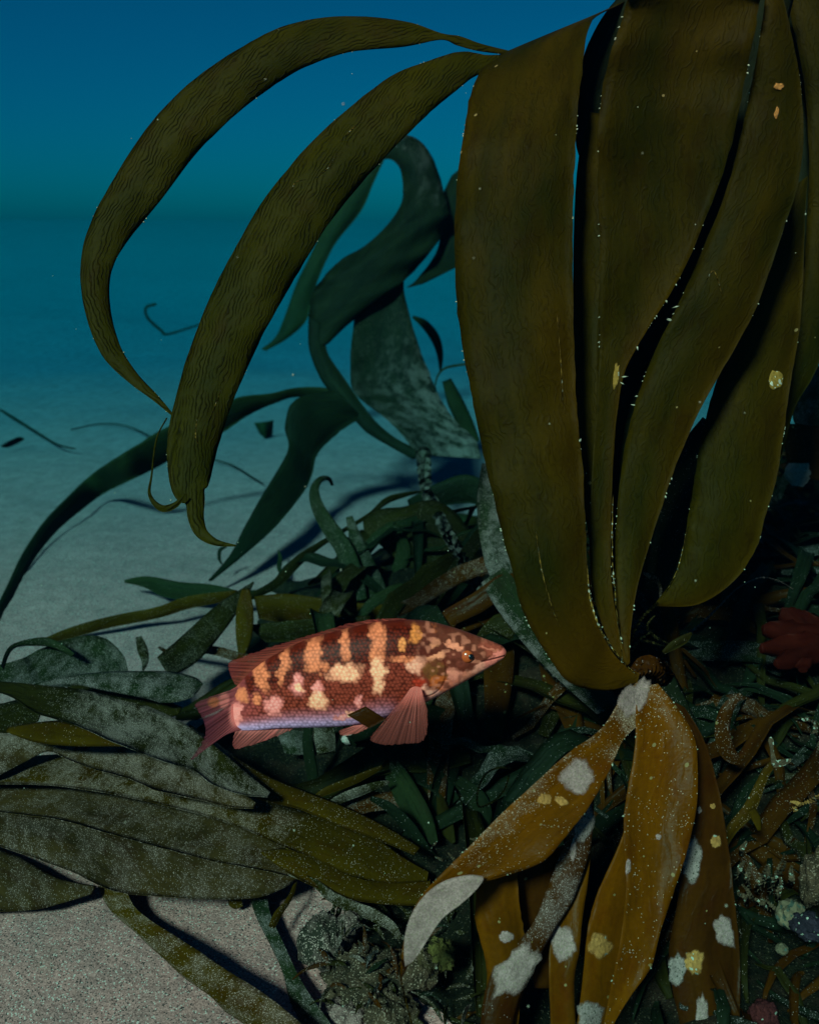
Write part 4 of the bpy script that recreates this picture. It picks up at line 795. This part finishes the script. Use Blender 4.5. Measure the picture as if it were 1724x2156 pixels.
for k in range(260):
    x, y = R.uniform(0.22, 0.75), R.uniform(0.52, 1.0)
    sxx, syy, dd = seen(Vector((x, y, 0.03)))
    if dd < 0.76 or sxx < 1150: continue
    L = R.uniform(0.05, 0.16); a = R.uniform(0, 6.28); w = R.uniform(0.005, 0.016); P = []; W = []; px, py = x, y
    for i in range(8):
        f = i / 7
        P.append(Vector((px, py, max(reef_z(px, py), 0.0) + 0.006 + R.uniform(0, .006) + 0.02 * math.sin(3 * f)))); W.append(max(0.0012, w * math.sin(math.pi * (0.1 + 0.85 * f))))
        px += L / 7 * math.cos(a + f * .8); py += L / 7 * math.sin(a + f * .8)
    extra.append((P, W, Vector((R.uniform(-.5, .5), R.uniform(-.9, .2), 1)).normalized(), R.choice((0, 0, 1, 3)), R.choice((0.03, 0.05, 0.2))))
tangle('weed_litter', extra, [M_DARK, M_LITTER, M_GREEN, M_BROWN])
turf = []
for k in range(120):
    px_, py_ = R.uniform(690, 990), R.uniform(1905, 2165)
    if px_ < 690 and R.random() < 0.6: continue
    q0 = at(px_, py_, gd(py_, 0.0)); q0.z = max(q0.z, 0.0) + R.uniform(0.0, 0.035); L = R.uniform(0.012, 0.045); a = R.uniform(0, 6.28); P = []; W = []
    lift = R.uniform(0.1, 1.0)
    for i in range(6):
        f = i / 5; P.append(q0 + Vector((math.cos(a + .3 * f) * L * f, math.sin(a + .3 * f) * L * f, L * lift * f * (1.2 - f)))); W.append(max(0.0008, R.uniform(0.002, 0.006) * math.sin(math.pi * (0.15 + 0.8 * f))))
    turf.append((P, W, Vector((R.uniform(-.6, .6), -1, .5)).normalized(), R.choice((0, 1, 1, 1, 2, 2)), R.choice((0.2, 0.4, 0.7))))
tangle('rubble_turf', turf, [M_DARK, M_LITTER, M_BROWN])
items = []
for k in range(110):                                   # upright dark fronds crowding the right background
    x = R.uniform(0.66, 1.55); y = R.uniform(1.15, 2.3)
    z0 = max(reef_z(x, y), 0); L = R.uniform(0.3, 0.75) * (0.75 if x < 0.8 else 1.0); w = R.uniform(0.02, 0.055)
    lx, ly = R.uniform(-.25, .25), R.uniform(-.2, .2); P = []; W = []
    for i in range(13):
        f = i / 12
        P.append(Vector((x + lx * f * f * L * 2 + 0.02 * math.sin(5 * f + k), y + ly * f * f * L * 2, z0 - 0.02 + L * (f - 0.25 * f * f * abs(lx) * 3))))
        W.append(max(0.003, w * math.sin(math.pi * (0.06 + 0.9 * f)) ** 0.7))
    sd = Vector((R.uniform(-.6, .6), -1, R.uniform(-.2, .3))).normalized()
    hit = False
    for p in P:
        gx, gy, _ = seen(p)
        if (1400 < gx < 1530 and 730 < gy < 940) or (gx > 1650 and 730 < gy < 960): hit = True
    if hit: continue
    items.append((P, W, sd, R.choice((0, 0, 1, 2)), R.choice((0.0, 0.03, 0.05))))
tangle('kelp_thicket', items, [M_DARK, M_LITTER, M_BROWN], 40, where_up, 'upright kelp blades in the shaded thicket', ('blackish green', 'olive', 'brown'))

# drifting specks in the water
V = []; F = []
for k in range(110):
    c = at(R.uniform(40, 1700), R.uniform(900, 2120) if k % 3 else R.uniform(60, 900), R.uniform(0.55, 1.5)); r = R.uniform(0.0003, 0.0009)
    if c.z < 0.05: continue
    b = len(V); V += [c + d_ * r for d_ in (RIGHT, -RIGHT, FWD, -FWD, UP, -UP * 1.4)]
    for q in ((0, 2, 4), (2, 1, 4), (1, 3, 4), (3, 0, 4), (2, 0, 5), (1, 2, 5), (3, 1, 5), (0, 3, 5)): F.append(tuple(b + x for x in q))
tag(link('drifting_specks', V, F, M_BEAD), kind='stuff')

# ================================================================== the fish
FD = 0.93                                             # viewing depth of the fish
U = 0.4427                                            # fish drawing units -> picture units
def fpt(x, y, z=0.0):                                 # z metres towards the camera
    return at(368.4 + U * x, 1236.8 + U * y, FD) - FWD * z
UM = U / FP * FD                                      # metres per fish unit
fish = empty('fish', fpt(900, 420), 'orange and brown barred fish swimming right above the kelp pile', 'fish')
st = np.array([(268, 486, 684), (290, 473, 680), (340, 420, 680), (400, 368, 678), (500, 306, 669), (600, 258, 666), (700, 226, 663), (800, 198, 658), (900, 174, 644), (1000, 160, 616), (1100, 153, 580), (1200, 160, 541), (1300, 183, 490), (1400, 216, 434), (1450, 235, 405), (1500, 254, 377), (1540, 270, 352), (1562, 283, 335), (1573, 300, 318)], float)
NX, NR = 330, 220
tx = np.linspace(0, 1, NX); xs = 268 + (1573 - 268) * (1 - (1 - tx) ** 1.35 * 1.0) if False else np.concatenate([np.linspace(268, 1480, NX - 60), np.linspace(1484, 1573, 60)])
def cub(xq, xp, yp):
    m_ = np.gradient(yp, xp); k = np.clip(np.searchsorted(xp, xq) - 1, 0, len(xp) - 2)
    h = xp[k + 1] - xp[k]; t = (xq - xp[k]) / h
    return (2*t**3-3*t**2+1)*yp[k] + (t**3-2*t**2+t)*h*m_[k] + (-2*t**3+3*t**2)*yp[k+1] + (t**3-t**2)*h*m_[k+1]
top = cub(xs, st[:, 0], st[:, 1]); bot = cub(xs, st[:, 0], st[:, 2])
hh = (bot - top) / 2; cy = (bot + top) / 2
hwid = hh * np.interp(xs, [268, 320, 450, 700, 1000, 1250, 1450, 1573], [0.045, 0.16, 0.34, 0.44, 0.50, 0.55, 0.60, 0.75])
ang = 2 * np.pi * np.arange(NR) / NR
ca, sa = np.cos(ang), np.sin(ang)
X = np.repeat(xs[:, None], NR, 1); Y = cy[:, None] + hh[:, None] * (-ca)[None, :]
Z = hwid[:, None] * (np.sign(sa) * np.abs(sa) ** 0.85)[None, :]
rng = np.random.RandomState(4); TB = rng.rand(64, 64)
def vn(x, y):
    xi = np.floor(x).astype(int); yi = np.floor(y).astype(int); fx = x - xi; fy = y - yi
    fx = fx*fx*(3-2*fx); fy = fy*fy*(3-2*fy)
    g_ = lambda a, b: TB[a % 64, b % 64]
    return (g_(xi, yi)*(1-fx)+g_(xi+1, yi)*fx)*(1-fy)+(g_(xi, yi+1)*(1-fx)+g_(xi+1, yi+1)*fx)*fy
def lin(c):
    c = np.array(c, float) / 255; return np.where(c <= 0.04045, c / 12.92, ((c + 0.055) / 1.055) ** 2.4)
# scale lattice (hexagonal, on the flank)
SX, SY = 19.0, 16.5
row0 = np.round(Y / SY); best = np.full(X.shape, 9.0); CX = X.copy(); CY = Y.copy()
JT = np.random.RandomState(8).rand(97, 101, 2) - 0.5
for dr in (-1, 0, 1):
    r2 = row0 + dr; o2 = np.mod(r2, 2) * 0.5; c0 = np.round(X / SX - o2)
    for dc in (-1, 0, 1):
        c2 = c0 + dc; jj = JT[np.mod(r2, 97).astype(int), np.mod(c2, 101).astype(int)]
        cx2 = (c2 + o2 + 0.42 * jj[..., 0]) * SX; cy2 = (r2 + 0.42 * jj[..., 1]) * SY
        d2 = ((X - cx2) / SX) ** 2 + ((Y - cy2) / SY) ** 2
        k = d2 < best; CX = np.where(k, cx2, CX); CY = np.where(k, cy2, CY); best = np.minimum(best, d2)
rad = np.sqrt(best)
scal = np.clip((1190 - X) / 60, 0, 1) * np.clip((X - 300) / 80, 0, 1)
inb = np.where(X < 1190, 1.0, 0.0)
qx = np.where(inb > 0, 0.3 * CX + 0.7 * X, X); qy = np.where(inb > 0, 0.3 * CY + 0.7 * Y, Y)
wx = qx + 26 * (vn(qx / 27, qy / 27) - 0.5) + 14 * (vn(qx / 10 + 3, qy / 10) - 0.5); wy = qy + 26 * (vn(qx / 27 + 9, qy / 27 + 4) - 0.5) + 14 * (vn(qx / 10 + 5, qy / 10 + 8) - 0.5)
rel = (Y - top[:, None]) / (bot - top)[:, None]
def sst(a, b, v): t = np.clip((v - a) / (b - a), 0, 1); return t * t * (3 - 2 * t)
col = np.zeros(X.shape + (3,))
def lay_c(mask, c):
    global col
    col = col * (1 - mask[..., None]) + lin(c) * mask[..., None]
one = np.ones_like(X)
lay_c(one, (108, 52, 38))
lay_c(sst(0.50, 0.30, rel) * 0.9, (70, 33, 24))
lay_c(sst(520, 250, X) * 0.55, (150, 80, 84))
lay_c(sst(0.70, 0.92, rel) * sst(1080, 950, X), (160, 112, 124))
lay_c(sst(0.80, 0.97, rel) * sst(1100, 900, X) * 0.9, (172, 172, 222))
lay_c(sst(0.75, 0.95, rel) * sst(1080, 1180, X) * 0.9, (205, 165, 152))
def blob(cx, cy_, rx, ry, an, c, soft=0.25, amt=1.0):
    dx, dy = wx - cx, wy - cy_; ca_, sa_ = math.cos(an), math.sin(an)
    u = (dx * ca_ + dy * sa_) / rx; v = (-dx * sa_ + dy * ca_) / ry
    lay_c(sst(1 + soft, 1 - soft, np.sqrt(u * u + v * v)) * amt, c)
# dark saddles
for b in ((890, 240, 44, 100, 0.05), (745, 285, 42, 80, 0.1), (590, 335, 36, 80, 0.1), (470, 390, 30, 70, 0.1), (1070, 220, 62, 80, 0.0), (370, 450, 28, 50, 0.3), (900, 330, 60, 30, 0)):
    blob(*b, (72, 23, 10), 0.5, 0.95)
OR, BR, PK = (200, 128, 88), (255, 192, 152), (236, 156, 148)
for b in ((965, 235, 32, 88, 0, OR), (968, 312, 38, 32, 0, OR), (815, 262, 22, 70, 0, OR), (665, 298, 40, 72, 0.05, OR), (682, 362, 48, 28, 0, OR), (527, 345, 25, 58, 0.1, OR), (508, 418, 16, 42, 0.1, OR), (420, 415, 30, 70, -0.35, OR), (320, 508, 26, 40, -0.3, OR), (240, 535, 22, 42, -0.3, PK), (185, 540, 30, 28, 0, OR),
          (1142, 208, 26, 44, 0.3, (205, 140, 70)), (1080, 258, 24, 24, 0, (215, 150, 85)), (1225, 190, 16, 18, 0, (180, 105, 55)),
          (818, 388, 74, 36, -0.1, BR), (975, 372, 34, 46, 0, BR), (970, 432, 26, 60, 0, BR), (1090, 325, 58, 20, 0, OR), (595, 450, 33, 50, 0.2, PK), (605, 462, 20, 26, 0, BR), (690, 468, 24, 42, 0.1, PK), (688, 522, 40, 42, 0, BR), (480, 545, 38, 46, 0, PK), (395, 525, 25, 32, 0, OR), (292, 600, 29, 60, 0.1, PK), (882, 524, 20, 28, 0, PK), (800, 600, 42, 14, 0, PK), (850, 580, 20, 14, 0, BR)):
    blob(*b[:5], b[5], 0.38, 0.92)
# head markings
for b in ((1380, 250, 230, 90, 0.45, (92, 58, 44), 0.5, 0.8), (1245, 252, 24, 16, 0, (214, 158, 112), 0.2, 1), (1322, 268, 40, 15, 0.2, (214, 150, 118), 0.2, 1), (1150, 350, 44, 34, 0, (222, 168, 140), 0.3, 1), (1235, 315, 56, 13, -0.2, (218, 160, 122), 0.25, 1),
          (1330, 330, 40, 40, 0, (100, 56, 44), 0.3, 1), (1240, 380, 60, 52, 0.3, (104, 74, 40), 0.3, 1), (1250, 436, 34, 38, 0.3, (170, 96, 44), 0.3, 1), (1330, 402, 44, 36, 0.2, (214, 146, 124), 0.2, 1), (1300, 458, 46, 28, -0.5, (205, 130, 104), 0.3, 1), (1400, 405, 50, 20, -0.5, (192, 128, 104), 0.3, 1), (1440, 372, 46, 20, -0.3, (212, 158, 136), 0.3, 1), (1190, 480, 24, 30, -0.4, (225, 178, 156), 0.3, 1),
          (1500, 285, 60, 26, 0.25, (140, 78, 62), 0.4, 0.9), (1490, 290, 46, 7, 0.3, (196, 132, 108), 0.5, 0.7), (1520, 332, 54, 20, -0.45, (214, 138, 124), 0.3, 0.9), (1560, 306, 16, 22, 0, (206, 128, 116), 0.4, 0.8), (1160, 430, 30, 20, 0.5, (170, 60, 40), 0.4, 0.8), (1400, 345, 20, 12, 0, (84, 44, 34), 0.3, 0.8)):
    blob(b[0], b[1], b[2], b[3], b[4], b[5], b[6], b[7])
hm_ = sst(1130, 1200, X) * sst(1500, 1440, X)
lay_c(sst(0.50, 0.78, vn(X / 30 + 2, Y / 22 + 7)) * hm_ * 0.7, (84, 46, 34))
lay_c(sst(0.56, 0.82, vn(X / 24 + 30, Y / 18 + 11)) * hm_ * 0.42, (206, 148, 120))
mot = vn(X / 14, Y / 14) * 0.6 + vn(X / 6, Y / 6) * 0.4
col *= (0.72 + 0.56 * mot)[..., None]
# mouth line and gill line
ml = np.abs((Y - (352 - (X - 1420) * 0.20 - 0.0)) ) ; mm = sst(6, 2, ml) * np.where((X > 1450) & (X < 1568), 1, 0)
lay_c(mm * 0.85, (58, 24, 22))
gl = np.abs(np.sqrt(((X - 1190) / 95) ** 2 + ((Y - 385) / 118) ** 2) - 1); gm = sst(0.05, 0.015, gl) * np.where((X > 1150) & (Y > 330) & (X < 1290), 1, 0)
lay_c(gm * 0.7, (70, 28, 20))
# each scale: pale heart, dark margin
pale = np.clip(col.mean(-1) / 0.25, 0, 1)
heart = sst(0.36, 0.10, rad); marg = sst(0.40, 0.56, rad)
g_ = scal * sst(0.02, 0.10, rel)
col = col * (1 + (g_ * heart * (0.85 - 0.5 * pale))[..., None] * np.array([1.0, 0.95, 1.0]))
col = col * (1 - (g_ * marg * (0.68 - 0.38 * pale))[..., None])
bulge = g_ * (0.5 - rad) * 1.8 - mm * 5 - gm * 5
Z = Z + np.sign(Z) * np.abs(sa)[None, :] * bulge
Lo = np.zeros(X.shape + (3,))
org = np.array(at(0, 0, 1)) 
O_ = np.array(at(368.4, 1236.8, FD)); RX = np.array(RIGHT) * UM; DY = -np.array(UP) * UM; DZ = -np.array(FWD) * UM
Lo = O_ + X[..., None] * RX + Y[..., None] * DY + Z[..., None] * DZ
V = Lo.reshape(-1, 3)
idx = np.arange(NX * NR).reshape(NX, NR)
a = idx[:-1]; b = idx[1:]; an_ = np.roll(a, -1, 1); bn = np.roll(b, -1, 1)
F = np.stack([a, an_, bn, b], -1).reshape(-1, 4).tolist() + [tuple(idx[0][::-1].tolist()), tuple(idx[-1].tolist())]
ALB = np.array([1.30, 0.61, 0.61])
cols = np.concatenate([np.clip(col * ALB, 0, 0.95), np.ones(X.shape + (1,))], -1).reshape(-1, 4)
def pig_mat(name, rough, transl, spec=0.5, bump=0.0):
    g = G(name)
    c = g.n('Attribute', attribute_name='pigment').outputs['Color']
    pos = g.n('NewGeometry').outputs['Position']
    nz = g.noise(pos, 900.0, 3.0).outputs[0]
    c = g.mix(0.35, c, g.mix(nz, (0.6, 0.6, 0.6, 1), (1.4, 1.4, 1.4, 1)), 'MULTIPLY')
    bm = g.n('Bump', {'Strength': 0.4, 'Distance': 0.0005, 'Height': nz}).outputs[0]
    bs = g.n('BsdfPrincipled', {'Base Color': c, 'Roughness': rough, 'Specular IOR Level': spec, 'Normal': bm}).outputs[0]
    if transl:
        tr = g.n('BsdfTranslucent', {'Color': c}).outputs[0]
        bs = g.n('MixShader', {0: transl, 1: bs, 2: tr}).outputs[0]
        al = g.n('Attribute', attribute_name='pigment').outputs['Alpha']
        bs = g.n('MixShader', {0: al, 1: g.n('BsdfTransparent').outputs[0], 2: bs}).outputs[0]
    return g.done(bs)
M_FISH = pig_mat('fish_skin', 0.4, 0.0, spec=0.04)
M_FIN = pig_mat('fin_membrane', 0.5, 0.45, spec=0.04)
link('body', V, F, M_FISH, fish, cols=cols)

def fin(name, base, tip, z0, z1, c_in, c_out, rays, seed, fade=1.0, th=3.0, nn=70, mm_=14, spots=(), ray=0.45):
    """base and tip: matching polylines in fish units"""
    ba, ti = np.array(base, float), np.array(tip, float)
    tb = np.linspace(0, len(ba) - 1, nn); tt_ = np.linspace(0, len(ti) - 1, nn)
    B = np.array([cr(ba, t) for t in tb]); T = np.array([cr(ti, t) for t in tt_])
    rr = np.linspace(0, 1, mm_)
    Pu = B[:, None, :] * (1 - rr)[None, :, None] + T[:, None, :] * rr[None, :, None]
    fr = np.linspace(0, 1, nn)
    rs_ = np.random.RandomState(seed + 40); kx = np.linspace(0, 1, rays * 2 + 1); frw = fr + np.interp(fr, kx, (rs_.rand(len(kx)) - 0.5) * 0.55 / rays)
    w1 = np.abs(np.sin(np.pi * rays * frw))[:, None]; w2 = np.abs(np.sin(2 * np.pi * rays * frw + 0.6))[:, None]
    bk_ = sst(0.45, 0.85, rr)[None, :] * 0.55; wv = (w1 * (1 - bk_) + w2 * bk_) * (0.75 + 0.25 * np.interp(fr, kx, rs_.rand(len(kx))))[:, None]
    frill = 1 - 0.0 * rr[None, :]
    z = z0 + (z1 - z0) * rr[None, :] + 1.2 * (wv - 0.5) * (0.3 + rr[None, :]) + 5 * np.sin(3.2 * fr)[:, None] * rr[None, :] ** 2
    jag = (np.random.RandomState(seed).rand(nn) - 0.5) * 9
    Pu[:, -1, 0] += jag * 0.6; Pu[:, -1, 1] += jag * 0.6 + 3 * (wv[:, -1] - 0.5)
    c = lin(c_in)[None, None] * (1 - rr)[None, :, None] + lin(c_out)[None, None] * rr[None, :, None]
    c = c * (1 - ray * (1 - wv))[..., None] * (1 + 0.35 * sst(0.8, 1.0, wv))[..., None]
    for (sx_, sy_, r1, r2, cc) in spots:
        dd = np.sqrt(((Pu[..., 0] - sx_) / r1) ** 2 + ((Pu[..., 1] - sy_) / r2) ** 2); mk = sst(1.25, 0.75, dd)[..., None] * 0.8
        c = c * (1 - mk) + lin(cc) * mk
    taper = (1 - 0.7 * rr)[None, :]
    W3 = O_ + Pu[..., 0:1] * RX + Pu[..., 1:2] * DY + z[..., None] * DZ
    A = W3 + (th * taper)[..., None] * DZ * 0.5; Bk = W3 - (th * taper)[..., None] * DZ * 0.5
    V = np.concatenate([A.reshape(-1, 3), Bk.reshape(-1, 3)]); o = nn * mm_; F = []
    for i in range(nn - 1):
        for j in range(mm_ - 1):
            a = i * mm_ + j; F.append((a, a + 1, a + mm_ + 1, a + mm_)); F.append((o + a, o + a + mm_, o + a + mm_ + 1, o + a + 1))
    for i in range(nn - 1):
        for j in (0, mm_ - 1):
            a = i * mm_ + j; F.append((a, a + mm_, o + a + mm_, o + a))
    for j in range(mm_ - 1):
        for i in (0, nn - 1):
            a = i * mm_ + j; F.append((a, a + 1, o + a + 1, o + a))
    cc = np.clip(np.concatenate([c.reshape(-1, 3)] * 2) * np.array([1.16, 0.56, 0.57]), 0, 0.9); al = np.clip((0.26 + 0.66 * wv ** 1.6) * fade * (1 - 0.25 * rr[None, :]) + 1.2 * sst(0.5, 0.0, rr)[None, :] ** 2, 0.16, 1); cc = np.concatenate([cc, np.concatenate([al.ravel()] * 2)[:, None]], 1)
    return link(name, V, F, M_FIN, fish, cols=cc)
fin('dorsal_fin', [(1110, 158), (1000, 166), (880, 184), (760, 216), (640, 246), (560, 280), (480, 326), (400, 376), (345, 422), (300, 470)],
    [(1100, 150), (1000, 148), (880, 160), (760, 190), (640, 226), (540, 258), (430, 290), (320, 330), (262, 352), (256, 385), (268, 425), (286, 462)], 0, 0, (150, 84, 66), (176, 92, 84), 26, 1, ray=0.4, nn=120)
fin('tail_fin', [(318, 470), (312, 530), (308, 582), (312, 630), (322, 672)], [(170, 520), (100, 552), (112, 585), (135, 625), (146, 665), (144, 705), (124, 750), (96, 790), (78, 818), (110, 796), (160, 745), (225, 706)], 0, 0, (160, 92, 94), (120, 66, 82), 14, 2, th=16.0, nn=110, mm_=22, ray=0.26, spots=((235, 538, 24, 40, PK), (186, 545, 26, 24, OR), (290, 600, 32, 60, PK)))
fin('anal_fin', [(570, 662), (480, 664), (390, 672), (290, 676)], [(560, 672), (500, 700), (400, 736), (330, 757), (292, 766), (276, 745), (282, 705)], 0, 4, (206, 140, 132), (178, 104, 100), 13, 3, nn=80)
fin('pectoral_fin', [(1168, 452), (1156, 448), (1142, 446), (1128, 450), (1116, 458)], [(1196, 545), (1196, 640), (1168, 694), (1100, 702), (1010, 708), (960, 698), (936, 678), (985, 620), (1050, 545)], 125, 150, (255, 166, 150), (190, 120, 108), 20, 4, fade=0.42, th=2.5, nn=140, mm_=20, ray=0.6)
fin('pectoral_fin', [(1168, 452), (1142, 446), (1116, 458)], [(1190, 640), (1100, 690), (980, 650), (1040, 540)], -110, -150, (240, 170, 160), (180, 112, 100), 12, 5)
fin('pelvic_fin', [(960, 618), (900, 640), (850, 648)], [(915, 658), (870, 678), (800, 688), (788, 668), (820, 655)], 40, 55, (224, 150, 140), (206, 130, 116), 6, 6, nn=40)
# eye: bulging ball with orange ring and dark pupil
def ball(name, x, y, z, r, mat, parent, flatz=0.6, seed=0):
    V = []; F = []; n1, n2 = 12, 24
    for i in range(n1 + 1):
        t = math.pi * i / n1
        for k in range(n2):
            p = 2 * math.pi * k / n2
            q = O_ + (x + r * math.sin(t) * math.cos(p)) * RX + (y + r * math.sin(t) * math.sin(p)) * DY + (z + r * flatz * math.cos(t)) * DZ
            V.append(q)
    for i in range(n1):
        for k in range(n2): F.append((i * n2 + k, (i + 1) * n2 + k, (i + 1) * n2 + (k + 1) % n2, i * n2 + (k + 1) % n2))
    return link(name, V, F, mat, parent)
def gloss(name, c, rough):
    g = G(name); pos = g.n('NewGeometry').outputs['Position']
    cc = g.mix(g.noise(pos, 700.0, 3.0).outputs[0], tuple(0.6 * k for k in c[:3]) + (1,), tuple(1.4 * k for k in c[:3]) + (1,))
    return g.done(g.n('BsdfPrincipled', {'Base Color': cc, 'Roughness': rough}).outputs[0])
M_IRIS = gloss('eye_iris', (0.42, 0.055, 0.012), 0.2); M_PUP = gloss('eye_pupil', (0.006, 0.006, 0.008), 0.08)
k_ = int(np.argmin(np.abs(xs - 1385))); ez = hwid[k_] * math.sqrt(max(0, 1 - ((318 - cy[k_]) / hh[k_]) ** 2)) ** 0.85
for sgn in (1, -1):
    ey = ball('eye', 1385, 318, sgn * (ez - 2), 29, M_IRIS, fish, 0.55)
    ball('pupil', 1399, 318, sgn * (ez + 6), 15, M_PUP, ey, 0.6)
# dark shred of kelp caught against the belly
def shred():
    q = [((820, 606), (925, 668)), ((850, 592), (950, 656)), ((880, 578), (975, 642)), ((905, 566), (1002, 626))]
    rows = [(368.4 + U * a_[0], 1236.8 + U * a_[1], 368.4 + U * b_[0], 1236.8 + U * b_[1], FD - 0.034) for a_, b_ in q]
    tag(ribbon('kelp_scrap', rows, M_BROWN, None, seed=201, th=0.0016, curl=0.05, ruf=0.0, jit=0.004), 'dark brown scrap of kelp across the belly behind the pectoral fin', 'kelp scrap')
shred()
